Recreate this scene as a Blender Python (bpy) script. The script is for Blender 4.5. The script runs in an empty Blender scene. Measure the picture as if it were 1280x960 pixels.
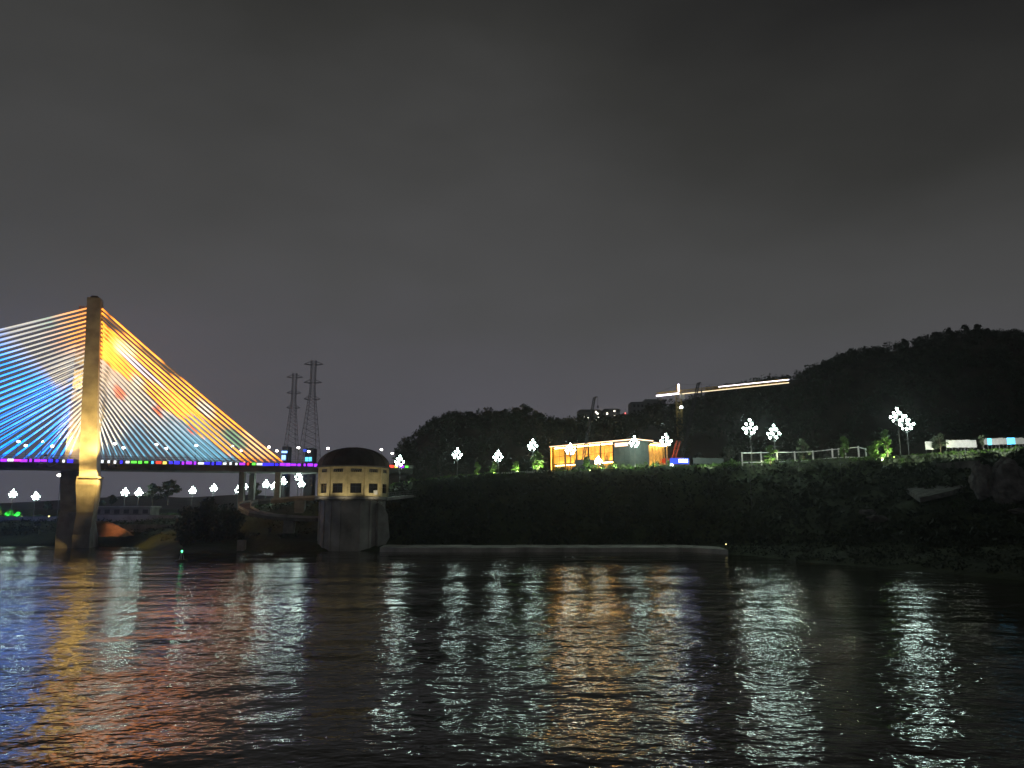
import bpy, math, random
import numpy as np
from mathutils import Vector, Matrix, Euler
random.seed(7)
RNG = np.random.default_rng(11)
S = bpy.context.scene
COL = S.collection

# ------------------------------------------------------------------ camera
CAM_H = 9.0                       # metres above the river
F = 931.0                         # focal length in pixels of a 1280 wide frame
PITCH = math.atan(160 / F)
cam = bpy.data.objects.new('camera', bpy.data.cameras.new('camera'))
COL.objects.link(cam)
cam.location = (0, 0, CAM_H)
cam.rotation_euler = (math.pi / 2 + PITCH, 0, 0)
cam.data.sensor_width = 36
cam.data.lens = F / 1280 * 36
cam.data.clip_end = 12000
cam.data.clip_start = 0.5
S.camera = cam

# ------------------------------------------------------------------ sky
W = bpy.data.worlds.new('World'); S.world = W; W.use_nodes = True
nt = W.node_tree; nt.nodes.clear()
def N(t, kind, **kw):
    n = t.nodes.new(kind)
    for k, v in kw.items():
        if hasattr(n, k): setattr(n, k, v)
    return n
out = N(nt, 'ShaderNodeOutputWorld')
sky = N(nt, 'ShaderNodeTexSky'); sky.sky_type = 'NISHITA'; sky.sun_disc = False
sky.sun_elevation = math.radians(-6); sky.sun_rotation = math.radians(200)
bg0 = N(nt, 'ShaderNodeBackground'); bg0.inputs['Strength'].default_value = 0.02
nt.links.new(sky.outputs[0], bg0.inputs['Color'])
tc = N(nt, 'ShaderNodeTexCoord'); sep = N(nt, 'ShaderNodeSeparateXYZ')
nt.links.new(tc.outputs['Generated'], sep.inputs[0])
nz = N(nt, 'ShaderNodeTexNoise'); nz.inputs['Scale'].default_value = 2.6; nz.inputs['Detail'].default_value = 5
mp = N(nt, 'ShaderNodeMapping'); mp.inputs['Scale'].default_value = (1, 1, 2.6)
nt.links.new(tc.outputs['Generated'], mp.inputs[0]); nt.links.new(mp.outputs[0], nz.inputs[0])
ma = N(nt, 'ShaderNodeMath', operation='MULTIPLY_ADD'); ma.inputs[1].default_value = 0.27; 
nt.links.new(nz.outputs['Fac'], ma.inputs[0])
ms = N(nt, 'ShaderNodeMath', operation='SUBTRACT'); ms.inputs[1].default_value = 0.135
gx = N(nt, 'ShaderNodeMath', operation='MAXIMUM'); gx.inputs[1].default_value = 0      # the city glow is on the left: clouds darken to the right, high up
nt.links.new(sep.outputs['X'], gx.inputs[0])
gz_ = N(nt, 'ShaderNodeMath', operation='MULTIPLY'); nt.links.new(gx.outputs[0], gz_.inputs[0]); nt.links.new(sep.outputs['Z'], gz_.inputs[1])
ga = N(nt, 'ShaderNodeMath', operation='MULTIPLY_ADD'); ga.inputs[1].default_value = .8; nt.links.new(gz_.outputs[0], ga.inputs[0]); nt.links.new(sep.outputs['Z'], ga.inputs[2])
nt.links.new(ga.outputs[0], ms.inputs[0]); nt.links.new(ms.outputs[0], ma.inputs[2])
ramp = N(nt, 'ShaderNodeValToRGB')
el = ramp.color_ramp.elements
SKY = [(0.0, (.098, .096, .120)), (.13, (.094, .091, .105)), (.30, (.074, .074, .075)), (.42, (.058, .058, .057)), (.56, (.036, .036, .034)), (.78, (.014, .014, .014))]
while len(el) < len(SKY): el.new(0.5)
for e, (p, c) in zip(el, SKY): e.position = p; e.color = (*c, 1)
nt.links.new(ma.outputs[0], ramp.inputs[0])
bg1 = N(nt, 'ShaderNodeBackground'); bg1.inputs['Strength'].default_value = 1.0
nt.links.new(ramp.outputs[0], bg1.inputs['Color'])
add = N(nt, 'ShaderNodeAddShader')
nt.links.new(bg0.outputs[0], add.inputs[0]); nt.links.new(bg1.outputs[0], add.inputs[1])
nt.links.new(add.outputs[0], out.inputs['Surface'])

# ------------------------------------------------------------------ the (very weak) sun: moonlight through cloud
sd = bpy.data.lights.new('moonlight', 'SUN'); sd.energy = 0.02; sd.angle = math.radians(20); sd.color = (1, .95, .88)
so = bpy.data.objects.new('moonlight', sd); COL.objects.link(so); so.rotation_euler = (math.radians(55), 0, math.radians(-20))

# ------------------------------------------------------------------ exposure and renderer
S.view_settings.view_transform = 'Standard'; S.view_settings.look = 'None'
S.view_settings.exposure = 0.0; S.view_settings.gamma = 1.0
S.view_settings.use_curve_mapping = False
S.render.engine = 'CYCLES'
S.cycles.use_denoising = True
S.cycles.max_bounces = 6; S.cycles.diffuse_bounces = 2; S.cycles.glossy_bounces = 3
S.cycles.volume_bounces = 0; S.cycles.transparent_max_bounces = 6
S.cycles.sample_clamp_indirect = 6.0
S.cycles.caustics_reflective = False; S.cycles.caustics_refractive = False
try: S.cycles.use_light_tree = True
except Exception: pass

# ------------------------------------------------------------------ pixel <-> place
CP, SP = math.cos(PITCH), math.sin(PITCH)
def _ray(px, py):
    xr, yr = (px - 640) / F, -(py - 480) / F
    return Vector((xr, CP - yr * SP, SP + yr * CP))
def P(px, py, d):                 # the point seen there at distance d (along y)
    r = _ray(px, py); return Vector((0, 0, CAM_H)) + r * (d / r.y)
def PZ(px, py, z):                # ... at height z
    r = _ray(px, py); return Vector((0, 0, CAM_H)) + r * ((z - CAM_H) / r.z)
def G(px, d, z):                  # column px, distance d, height z
    return Vector(((px - 640) / F * (d * CP + (z - CAM_H) * SP), d, z))
def proj(p):
    x, y, z = p[0], p[1], p[2] - CAM_H
    w = y * CP + z * SP
    return 640 + F * x / w, 480 - F * (-y * SP + z * CP) / w

# ------------------------------------------------------------------ materials
MATS = {}
def mat(name, col, rough=.7, metal=0.0, emit=None, es=0.0, var=0.25, scale=1.5, bump=0.0, bscale=8.0, col2=None, spec=.4):
    m = bpy.data.materials.new(name); m.use_nodes = True; MATS[name] = m
    t = m.node_tree; b = t.nodes['Principled BSDF']
    b.inputs['Roughness'].default_value = rough; b.inputs['Metallic'].default_value = metal
    b.inputs['Specular IOR Level'].default_value = spec
    if emit:
        b.inputs['Emission Color'].default_value = (*emit, 1); b.inputs['Emission Strength'].default_value = es
    geo = N(t, 'ShaderNodeNewGeometry')
    n = N(t, 'ShaderNodeTexNoise'); n.inputs['Scale'].default_value = scale; n.inputs['Detail'].default_value = 6
    t.links.new(geo.outputs['Position'], n.inputs['Vector'])
    mx = N(t, 'ShaderNodeMix'); mx.data_type = 'RGBA'
    c2 = col2 or tuple(c * (1 - var) for c in col)
    c1 = col if col2 else tuple(min(1, c * (1 + var)) for c in col)
    mr = N(t, 'ShaderNodeMapRange'); mr.inputs[1].default_value = .3; mr.inputs[2].default_value = .7
    t.links.new(n.outputs['Fac'], mr.inputs[0]); t.links.new(mr.outputs[0], mx.inputs[0])
    mx.inputs[6].default_value = (*c1, 1); mx.inputs[7].default_value = (*c2, 1)
    t.links.new(mx.outputs[2], b.inputs['Base Color'])
    if bump:
        n2 = N(t, 'ShaderNodeTexNoise'); n2.inputs['Scale'].default_value = bscale; n2.inputs['Detail'].default_value = 5
        t.links.new(geo.outputs['Position'], n2.inputs['Vector'])
        bp = N(t, 'ShaderNodeBump'); bp.inputs['Distance'].default_value = bump; bp.inputs['Strength'].default_value = 1
        t.links.new(n2.outputs['Fac'], bp.inputs['Height']); t.links.new(bp.outputs[0], b.inputs['Normal'])
    return m
mat('concrete', (.30, .29, .27), .85, var=.35, scale=.35, bump=.02, bscale=3)
mat('concrete_dark', (.13, .125, .115), .9, var=.5, scale=.4, bump=.03, bscale=2)
mat('stained', (.42, .41, .37), .9, var=.4, scale=.25, bump=.03, bscale=2)
mat('stone', (.15, .145, .135), .95, var=.5, scale=.8, bump=.15, bscale=1.2)
mat('cream', (.60, .51, .28), .8, var=.2, scale=.7)
mat('dome', (.050, .032, .024), .75, var=.35, scale=.6)
mat('dark_glass', (.02, .022, .024), .12, var=.1)
mat('steel', (.16, .16, .16), .5, .6, var=.2)
mat('dark_steel', (.05, .05, .055), .5, .5, var=.2)
mat('white_paint', (.72, .72, .70), .5, var=.1)
mat('grey_panel', (.11, .13, .122), .6, var=.2, scale=.6)
mat('yellow_paint', (.55, .36, .05), .5, var=.2)
mat('red_paint', (.50, .06, .03), .5, var=.2)
mat('blue_paint', (.03, .07, .45), .5, var=.15)
mat('wood', (.56, .38, .14), .6, var=.3, scale=2)
mat('bark', (.07, .055, .04), .9, var=.4, scale=3)
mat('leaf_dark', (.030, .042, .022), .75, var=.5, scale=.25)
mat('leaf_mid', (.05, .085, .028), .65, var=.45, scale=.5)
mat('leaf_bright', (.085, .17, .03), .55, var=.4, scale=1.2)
mat('leaf_pale', (.10, .13, .07), .6, var=.4, scale=1.2)
mat('grass', (.045, .062, .025), .9, var=.5, scale=.15, bump=.3, bscale=.8)
mat('soil', (.055, .048, .036), .95, var=.5, scale=.12, bump=.3, bscale=.6)
mat('sand', (.34, .22, .14), .95, var=.35, scale=.5, bump=.2, bscale=1)
mat('mast_paint', (.28, .21, .07), .6, var=.2)
mat('roof_tile', (.10, .05, .045), .8, var=.3)
mat('block', (.13, .14, .145), .8, var=.15, scale=.05)
mat('glow_white', (.8, .8, .8), emit=(.9, 1.0, .95), es=12)
mat('glow_globe', (.8, .8, .8), emit=(.74, 1.0, .88), es=56)
mat('glow_street', (.8, .8, .8), emit=(1.0, .93, .85), es=16)
mat('glow_warm', (.8, .6, .3), emit=(1.0, .60, .17), es=60)
mat('glow_peach', (.8, .6, .5), emit=(1.0, .60, .36), es=2.6)
mat('glow_amber', (.8, .5, .1), emit=(1.0, .50, .07), es=5.0)
mat('glow_strip_white', (.8, .8, .9), emit=(.86, .82, 1.0), es=4.5)
mat('glow_strip_warm', (.8, .7, .5), emit=(1.0, .80, .50), es=1.7)
mat('glow_cyan', (.1, .5, .8), emit=(.12, .62, 1.0), es=2.2)
mat('glow_bluesign', (.05, .1, .8), emit=(.06, .13, 1.0), es=.8)
mat('glow_bluepale', (.2, .4, .9), emit=(.22, .42, 1.0), es=3.5)
mat('glow_green', (.1, .8, .3), emit=(.1, 1.0, .35), es=4)
mat('glow_yellow', (.9, .8, .3), emit=(1.0, .85, .35), es=3)
mat('glow_window', (.9, .85, .7), emit=(1.0, .9, .75), es=5)
mat('glow_red', (.8, .1, .1), emit=(1.0, .15, .12), es=4)
mat('glow_greentree', (.05, .6, .1), emit=(.05, 1.0, .16), es=1.2)
for k, c in dict(blue=(.04, .03, 1), violet=(.38, .03, 1), magenta=(.8, .05, .9), red=(1, .06, .03), green=(.12, .8, .06),
                 yellow=(.95, .75, .15), white=(.75, .8, .85), cyan=(.1, .55, 1)).items():
    mat('led_' + k, c, emit=c, es=1.9)
# LED strips on the stays: colour is the light show, plus painted haze glow low on the far stays
m = bpy.data.materials.new('led_stay'); m.use_nodes = True; MATS['led_stay'] = m
t = m.node_tree; b = t.nodes['Principled BSDF']
at_ = N(t, 'ShaderNodeAttribute'); at_.attribute_name = 'led'
t.links.new(at_.outputs['Color'], b.inputs['Emission Color']); b.inputs['Emission Strength'].default_value = 1.0
b.inputs['Base Color'].default_value = (.3, .3, .3, 1)

# ------------------------------------------------------------------ mesh building
class MB:
    def __init__(s): s.v = []; s.f = []
    def quad(s, a, b, c, d):
        n = len(s.v); s.v += [tuple(a), tuple(b), tuple(c), tuple(d)]; s.f.append((n, n + 1, n + 2, n + 3)); return s
    def box(s, c, size, M=None, taper=1.0):
        hx, hy, hz = size[0] / 2, size[1] / 2, size[2] / 2
        n = len(s.v)
        for dz in (-1, 1):
            k = taper if dz > 0 else 1
            for dx, dy in ((-1, -1), (1, -1), (1, 1), (-1, 1)):
                p = Vector((dx * hx * k, dy * hy * k, dz * hz))
                if M: p = M @ p
                s.v.append(tuple(p + Vector(c)))
        s.f += [tuple(n + i for i in q) for q in ((3, 2, 1, 0), (4, 5, 6, 7), (0, 1, 5, 4), (1, 2, 6, 5), (2, 3, 7, 6), (3, 0, 4, 7))]
        return s
    def tube(s, pts, radii, seg=6, cap=True):
        pts = [Vector(p) for p in pts]
        if not hasattr(radii, '__len__'): radii = [radii] * len(pts)
        n0 = len(s.v)
        for i, p in enumerate(pts):
            d = (pts[min(i + 1, len(pts) - 1)] - pts[max(i - 1, 0)]).normalized()
            up = Vector((0, 0, 1)) if abs(d.z) < .95 else Vector((1, 0, 0))
            a = d.cross(up).normalized(); c = a.cross(d)
            for k in range(seg):
                th = 2 * math.pi * k / seg
                s.v.append(tuple(p + a * (math.cos(th) * radii[i]) + c * (math.sin(th) * radii[i])))
        for i in range(len(pts) - 1):
            for k in range(seg):
                q = n0 + i * seg
                s.f.append((q + k, q + (k + 1) % seg, q + seg + (k + 1) % seg, q + seg + k))
        if cap:
            s.f.append(tuple(n0 + k for k in reversed(range(seg))))
            q = n0 + (len(pts) - 1) * seg; s.f.append(tuple(q + k for k in range(seg)))
        return s
    def lathe(s, c, prof, seg=32, a0=0, a1=2 * math.pi):
        n0 = len(s.v); c = Vector(c); full = abs(a1 - a0 - 2 * math.pi) < 1e-6
        cols = seg if full else seg + 1
        for r, z in prof:
            for k in range(cols):
                th = a0 + (a1 - a0) * k / seg
                s.v.append((c.x + r * math.cos(th), c.y + r * math.sin(th), c.z + z))
        for i in range(len(prof) - 1):
            for k in range(seg):
                k2 = (k + 1) % cols
                s.f.append((n0 + i * cols + k, n0 + i * cols + k2, n0 + (i + 1) * cols + k2, n0 + (i + 1) * cols + k))
        return s
    def loft(s, secs, cap=True):
        n0 = len(s.v); m_ = len(secs[0])
        for sec in secs: s.v += [tuple(p) for p in sec]
        for i in range(len(secs) - 1):
            for k in range(m_):
                q = n0 + i * m_
                s.f.append((q + k, q + (k + 1) % m_, q + m_ + (k + 1) % m_, q + m_ + k))
        if cap:
            s.f.append(tuple(n0 + k for k in reversed(range(m_)))); q = n0 + (len(secs) - 1) * m_
            s.f.append(tuple(q + k for k in range(m_)))
        return s
    def leaves(s, c, rad, n, size, shell=.55, rng=RNG, flat=.0):
        """n leaf clumps spread through an ellipsoid"""
        c = np.array(c); rad = np.array(rad)
        d = rng.normal(size=(n, 3)); d /= np.linalg.norm(d, axis=1)[:, None]
        r = (shell + (1 - shell) * rng.random(n)) ** .8
        p = c + d * r[:, None] * rad
        a = rng.normal(size=(n, 3)); a /= np.linalg.norm(a, axis=1)[:, None]
        b = np.cross(a, rng.normal(size=(n, 3))); b /= np.linalg.norm(b, axis=1)[:, None]
        sz = size * (.5 + rng.random(n))[:, None]
        q = np.stack([p - a * sz, p + b * sz * .55, p + a * sz, p - b * sz * .55], 1).reshape(-1, 3)
        n0 = len(s.v); s.v += [tuple(x) for x in q.tolist()]
        s.f += [(n0 + 4 * i, n0 + 4 * i + 1, n0 + 4 * i + 2, n0 + 4 * i + 3) for i in range(n)]
        return s
    def mesh(s, name, material=None, smooth=False, origin=None):
        me = bpy.data.meshes.new(name)
        v = s.v
        if origin is not None:
            o = Vector(origin); v = [(x - o.x, y - o.y, z - o.z) for x, y, z in v]
        me.from_pydata(v, [], s.f); me.update()
        if material: me.materials.append(MATS[material] if isinstance(material, str) else material)
        if smooth: me.polygons.foreach_set('use_smooth', [True] * len(me.polygons))
        return me
    def build(s, name, material, parent=None, smooth=False, origin=None):
        if parent is not None and origin is None: origin = parent.get('_o') if '_o' in parent else None
        ob = bpy.data.objects.new(name, s.mesh(name, material, smooth, origin)); COL.objects.link(ob)
        if parent is not None: ob.parent = parent
        elif origin is not None: ob.location = origin
        return ob

def tag(o, label=None, cat=None, group=None, kind=None):
    if label: o['label'] = label
    if cat: o['category'] = cat
    if group: o['group'] = group
    if kind: o['kind'] = kind
    return o
ORIG = {}
def thing(name, label, cat, loc=(0, 0, 0), group=None, rotz=0):
    o = bpy.data.objects.new(name, None); COL.objects.link(o); o.location = loc; o.rotation_euler = (0, 0, rotz)
    o.empty_display_size = .5
    return tag(o, label, cat, group)
def part(mb, name, material, parent, smooth=False):     # geometry given in world coordinates under an unrotated thing
    p = parent
    off = Vector(p.location)
    if p.parent: off = Vector(p.parent.location) + off
    return mb.build(name, material, parent, smooth, origin=off)
def lpart(mb, name, material, parent, smooth=False):    # geometry already local to the thing
    ob = bpy.data.objects.new(name, mb.mesh(name, material, smooth)); COL.objects.link(ob); ob.parent = parent; return ob
def inst(me, name, parent=None, loc=(0, 0, 0), rot=(0, 0, 0), sc=(1, 1, 1)):
    ob = bpy.data.objects.new(name, me); COL.objects.link(ob); ob.location = loc; ob.rotation_euler = rot; ob.scale = sc
    if parent: ob.parent = parent
    return ob
def spot(name, parent, loc, target, watts, color, angle=60, radius=.25, blend=.6):
    d = bpy.data.lights.new(name, 'SPOT'); d.energy = watts; d.color = color; d.spot_size = math.radians(angle)
    d.spot_blend = blend; d.shadow_soft_size = radius
    o = bpy.data.objects.new(name, d); COL.objects.link(o)
    o.location = Vector(loc) - (Vector(parent.location) if parent else Vector())
    o.rotation_euler = (Vector(target) - Vector(loc)).to_track_quat('-Z', 'Y').to_euler()
    if parent: o.parent = parent
    return o

# ------------------------------------------------------------------ terrain: river bank sections (column px, [(distance, height) ...])
SEC = [
 (-1200, [(150, -4), (160, 0), (168, 2.5), (185, 7.0), (300, 8), (700, 12), (1200, 16)]),
 (-300, [(190, -4), (200, 0), (208, 2.5), (222, 7.0), (300, 8), (700, 12), (1200, 16)]),
 (0,    [(206, -4), (213, 0), (221, 2.6), (232, 7.2), (300, 8), (700, 12), (1200, 16)]),
 (120,  [(203, -4), (210, 0), (218, 2.8), (231, 7.2), (300, 8.5), (700, 12), (1200, 16)]),
 (170,  [(190, -4), (196, 0), (206, 2.6), (230, 7.0), (300, 9), (700, 12), (1200, 16)]),
 (205,  [(172, -4), (178, 0), (190, 2.2), (228, 7.4), (300, 9.5), (700, 12), (1200, 16)]),
 (250,  [(164, -4), (169, 0), (181, 2.4), (226, 8.2), (300, 10), (700, 12), (1200, 16)]),
 (310,  [(165, -4), (170, 0), (182, 2.2), (215, 10.0), (300, 11), (700, 12), (1200, 16)]),
 (360,  [(168, -4), (174, 0), (186, 3.0), (209, 12.0), (300, 13), (700, 14), (1200, 16)]),
 (430,  [(172, -4), (178, 0), (188, 3.5), (207, 13.5), (300, 15), (700, 16), (1200, 18)]),
 (500,  [(170, -4), (175, 0), (181.5, 1.3), (199, 16.4), (300, 18), (700, 20), (1200, 22)]),
 (560,  [(169, -4), (174, 0), (181.5, 1.3), (199, 18.2), (300, 20), (700, 22), (1200, 24)]),
 (690,  [(170, -4), (175, 0), (182, 1.3), (198, 19.6), (300, 22), (700, 24), (1200, 26)]),
 (860,  [(171, -4), (176, 0), (183, 1.4), (195, 20.6), (300, 24), (700, 26), (1200, 28)]),
 (930,  [(155, -4), (161, 0), (173, 1.9), (189, 21.2), (300, 25), (700, 26), (1200, 28)]),
 (1010, [(132, -4), (138, 0), (152, 2.6), (184, 21.4), (300, 25), (700, 26), (1200, 28)]),
 (1100, [(118, -4), (124, 0), (141, 3.2), (178, 21.8), (300, 25), (700, 26), (1200, 28)]),
 (1190, [(106, -4), (112, 0), (131, 3.6), (172, 22.2), (300, 25), (700, 26), (1200, 28)]),
 (1280, [(97, -4), (102, 0), (122, 4.0), (164, 22.8), (300, 26), (700, 27), (1200, 28)]),
 (1600, [(78, -4), (84, 0), (104, 4.5), (146, 23.5), (300, 26), (700, 27), (1200, 28)]),
 (2300, [(60, -4), (66, 0), (86, 5), (126, 24), (300, 26), (700, 27), (1200, 28)]),
]
def profile(px):
    px = max(SEC[0][0], min(SEC[-1][0], px))
    for (a, A), (b, B) in zip(SEC, SEC[1:]):
        if a <= px <= b:
            t = (px - a) / (b - a); return [(p[0] + (q[0] - p[0]) * t, p[1] + (q[1] - p[1]) * t) for p, q in zip(A, B)]
def ground(px, d):
    pr = profile(px)
    for (d0, z0), (d1, z1) in zip(pr, pr[1:]):
        if d0 <= d <= d1: return z0 + (z1 - z0) * (d - d0) / (d1 - d0)
    return pr[0][1] if d < pr[0][0] else pr[-1][1]
from mathutils import noise as mnoise
def fbm(x, y, s, oct_=3):
    v = 0; a = 1; 
    for i in range(oct_): v += a * mnoise.noise((x / s, y / s, 3.7 + i)); s *= .5; a *= .5
    return v
cols = list(range(-1200, -300, 60)) + list(range(-300, 1400, 7)) + list(range(1400, 2301, 50))
SUB = [3, 6, 12, 8, 6, 4]
mb = MB(); rows = None
for px in cols:
    pr = profile(px); pts = []
    for (p, q), k in zip(zip(pr, pr[1:]), SUB):
        for j in range(k): pts.append((p[0] + (q[0] - p[0]) * j / k, p[1] + (q[1] - p[1]) * j / k))
    pts.append(pr[-1]); rows = len(pts)
    for (d, z) in pts:
        g = G(px, d, z); dz = 0
        if z > .8 and z < 30: dz = fbm(g.x, g.y, 9) * .55 + fbm(g.x + 50, g.y, 2.5, 2) * .2
        if pr[2][0] - 1 < d and d < pr[3][0] - 1: dz += fbm(g.x, g.y + 33, 14) * .8
        elif -.5 < z <= 3: dz = fbm(g.x, g.y, 5) * .25
        mb.v.append((g.x, g.y, z + dz))
for i in range(len(cols) - 1):
    for j in range(rows - 1):
        a = i * rows + j; mb.f.append((a, a + rows, a + rows + 1, a + 1))
tag(mb.build('riverbank', 'grass', smooth=True), kind='structure')

# ------------------------------------------------------------------ river
mb = MB()
mb.quad((-2400, -300, 0), (2400, -300, 0), (2400, 1000, 0), (-2400, 1000, 0))
water = tag(mb.build('river_water', None), kind='structure')
m = bpy.data.materials.new('river'); m.use_nodes = True; water.data.materials.append(m)
t = m.node_tree; b = t.nodes['Principled BSDF']
b.inputs['Base Color'].default_value = (.034, .031, .014, 1); b.inputs['Roughness'].default_value = .10
b.inputs['IOR'].default_value = 1.33; b.inputs['Specular IOR Level'].default_value = .5
geo = N(t, 'ShaderNodeNewGeometry')
def wnoise(scale, stretch, rot, detail, rough=.5, dist=0):
    mp = N(t, 'ShaderNodeMapping'); mp.inputs['Scale'].default_value = stretch; mp.inputs['Rotation'].default_value = (0, 0, math.radians(rot))
    n = N(t, 'ShaderNodeTexNoise'); n.inputs['Scale'].default_value = scale; n.inputs['Detail'].default_value = detail
    n.inputs['Roughness'].default_value = rough; n.inputs['Distortion'].default_value = dist
    t.links.new(geo.outputs['Position'], mp.inputs[0]); t.links.new(mp.outputs[0], n.inputs[0]); return n.outputs['Fac']
def wmath(op, a, b_):
    n = N(t, 'ShaderNodeMath', operation=op)
    for i, x in enumerate((a, b_)):
        if isinstance(x, (int, float)): n.inputs[i].default_value = x
        else: t.links.new(x, n.inputs[i])
    return n.outputs[0]
swell = wnoise(.085, (.55, 1, 1), 8, 2)
chop = wnoise(.44, (.7, 1, 1), -12, 3, .5, .15)
rip = wnoise(1.9, (.75, 1, 1), 15, 2, .5, .1)
patch = wnoise(.03, (.5, 1, 1), 5, 3)
pm = N(t, 'ShaderNodeMapRange'); pm.inputs[1].default_value = .35; pm.inputs[2].default_value = .65; pm.inputs[3].default_value = .4; pm.inputs[4].default_value = 1.5
t.links.new(patch, pm.inputs[0])
h = wmath('ADD', wmath('MULTIPLY', swell, .75), wmath('MULTIPLY', wmath('ADD', wmath('MULTIPLY', chop, .25), wmath('MULTIPLY', rip, .068)), pm.outputs[0]))
bp = N(t, 'ShaderNodeBump'); bp.inputs['Strength'].default_value = 1.0; bp.inputs['Distance'].default_value = 1.0
t.links.new(h, bp.inputs['Height']); t.links.new(bp.outputs[0], b.inputs['Normal'])

# ------------------------------------------------------------------ hills
def hill(name, ridge, foot_d, ridge_d, back, nrow=14, material='soil', amp=3.0, foot_z=None):
    """ridge: list of (px, py) of the skyline"""
    mb = MB(); xs = []; x = ridge[0][0]
    while x <= ridge[-1][0]: xs.append(x); x += 8
    def ry(px):
        for (a, ya), (b_, yb) in zip(ridge, ridge[1:]):
            if a <= px <= b_: return ya + (yb - ya) * (px - a) / (b_ - a)
        return ridge[-1][1]
    for px in xs:
        R = P(px, ry(px), ridge_d)
        for j in range(nrow + 1):
            u = j / nrow
            d = foot_d + (ridge_d - foot_d) * u
            z0 = (ground(px, foot_d) if foot_z is None else foot_z) - 1.5
            z = z0 + (R.z - z0) * (math.sin(u * math.pi / 2) ** 1.25)
            g = G(px, d, z); k = math.sin(u * math.pi)
            mb.v.append((g.x, g.y, z + fbm(g.x, g.y, 30) * amp * k))
        for j in range(1, 5):
            d = ridge_d + back * j / 4; z = R.z - (R.z - 5) * (j / 4) ** 1.3
            g = G(px, d, z); mb.v.append((g.x, g.y, z))
    n = nrow + 5
    for i in range(len(xs) - 1):
        for j in range(n - 1):
            a = i * n + j; mb.f.append((a, a + n, a + n + 1, a + 1))
    o = tag(mb.build(name, material, smooth=True), kind='structure')
    return ry
RIDGE_R = [(770, 560), (790, 528), (810, 516), (850, 514), (872, 503), (900, 494), (940, 487), (965, 482), (1000, 474), (1030, 461),
           (1065, 447), (1100, 443), (1140, 434), (1180, 424), (1225, 420), (1280, 424), (1400, 430), (1700, 450), (2100, 520)]
RIDGE_L = [(480, 595), (495, 573), (510, 557), (530, 541), (545, 530), (565, 522), (600, 520), (640, 521), (660, 519), (680, 528), (695, 534), (720, 530),
           (750, 529), (790, 528), (830, 535), (870, 560)]
ryR = hill('wooded_hill', RIDGE_R, 262, 335, 160, amp=4)
ryL = hill('wooded_hill', RIDGE_L, 245, 300, 110, amp=2)
ryF = hill('distant_hill', [(-900, 640), (-500, 626), (-200, 624), (0, 629), (60, 626), (130, 622), (170, 619), (230, 622), (300, 618), (380, 622), (470, 610), (560, 600), (640, 602), (760, 640)],
           700, 900, 300, nrow=6, foot_z=10, amp=2)

# ------------------------------------------------------------------ air
HAZE_DENSITY = 0.00028
mb = MB(); mb.box((0, 480, 52), (5200, 1680, 118))
hz = tag(mb.build('haze', None), kind='stuff')
m = bpy.data.materials.new('haze_air'); m.use_nodes = True; t = m.node_tree; t.nodes.clear()
o_ = N(t, 'ShaderNodeOutputMaterial'); pv = N(t, 'ShaderNodeVolumePrincipled')
pv.inputs['Color'].default_value = (.92, .95, 1, 1); pv.inputs['Density'].default_value = HAZE_DENSITY; pv.inputs['Anisotropy'].default_value = .8
t.links.new(pv.outputs[0], o_.inputs['Volume']); hz.data.materials.append(m)

# ================================================================== cable-stayed bridge
ZD = P(112, 577, 200).z                       # road level
B0, B1 = PZ(0, 573.5, ZD), PZ(390, 580, ZD)
AX = (B1 - B0); AX.z = 0; AX.normalize()      # along the bridge, to the right
NRM = Vector((-AX.y, AX.x, 0))                # across the bridge, away from the camera
LEG = PZ(112, 577, ZD)
S0 = (LEG - B0).dot(AX); BASE0 = B0 + AX * S0  # point of the near road edge beside the tower
WIDE = 15.0
def bp_(s, n, z): return BASE0 + AX * s + NRM * n + Vector((0, 0, z - ZD))
bridge = thing('cable_stayed_bridge', 'cable-stayed river bridge with gold-lit tower and colourful glowing stay cables', 'bridge', (LEG.x, LEG.y, 0))
RB = Matrix.Rotation(math.atan2(AX.y, AX.x), 3, 'Z')
# deck
mb = MB(); Lc = (-150 + 175) / 2
sec = [(-.4, .1), (-.4, -.9), (1.6, -2.2), (WIDE - 1.6, -2.2), (WIDE + .4, -.9), (WIDE + .4, .1)]
mb.loft([[bp_(s, n, ZD + z) for n, z in sec] for s in (-150, -100, -50, 0, 50, 86)])
deck = part(mb, 'deck', 'concrete_dark', bridge)
for n_, nm in ((-.25, 'railing'), (WIDE + .25, 'railing')):
    mb = MB()
    for z in (.55, 1.1): mb.tube([bp_(-150, n_, ZD + z), bp_(86, n_, ZD + z)], .05, 4)
    s = -150
    while s < 86: mb.tube([bp_(s, n_, ZD + .1), bp_(s, n_, ZD + 1.1)], .04, 4); s += 3
    part(mb, 'railing', 'steel', bridge)
# LED blocks along the near edge
led_me = {}
for k in ('blue', 'violet', 'magenta', 'red', 'green', 'yellow', 'white', 'cyan'):
    q = MB(); q.box((0, 0, .0), (1.45, .16, .72)); led_me[k] = q.mesh('light_block', 'led_' + k)
seq = ['blue'] * 5 + ['violet'] * 4 + ['magenta', 'red', 'red', 'green', 'green', 'yellow', 'white', 'white', 'cyan', 'white']
r_ = random.Random(3); s = -75; k = 'blue'
while s < 85:
    if r_.random() < .72: k = r_.choice(seq)
    if abs(s) > 2.6:
        p_ = bp_(s, -.56, ZD - .32 + r_.uniform(-.06, .06)) - Vector(bridge.location)
        inst(led_me[k], 'light_block', bridge, p_, (0, 0, math.atan2(AX.y, AX.x)), (r_.choice((.35, .6, .9, 1.0)), 1, r_.uniform(.7, 1.15)))
    s += 1.5
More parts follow.
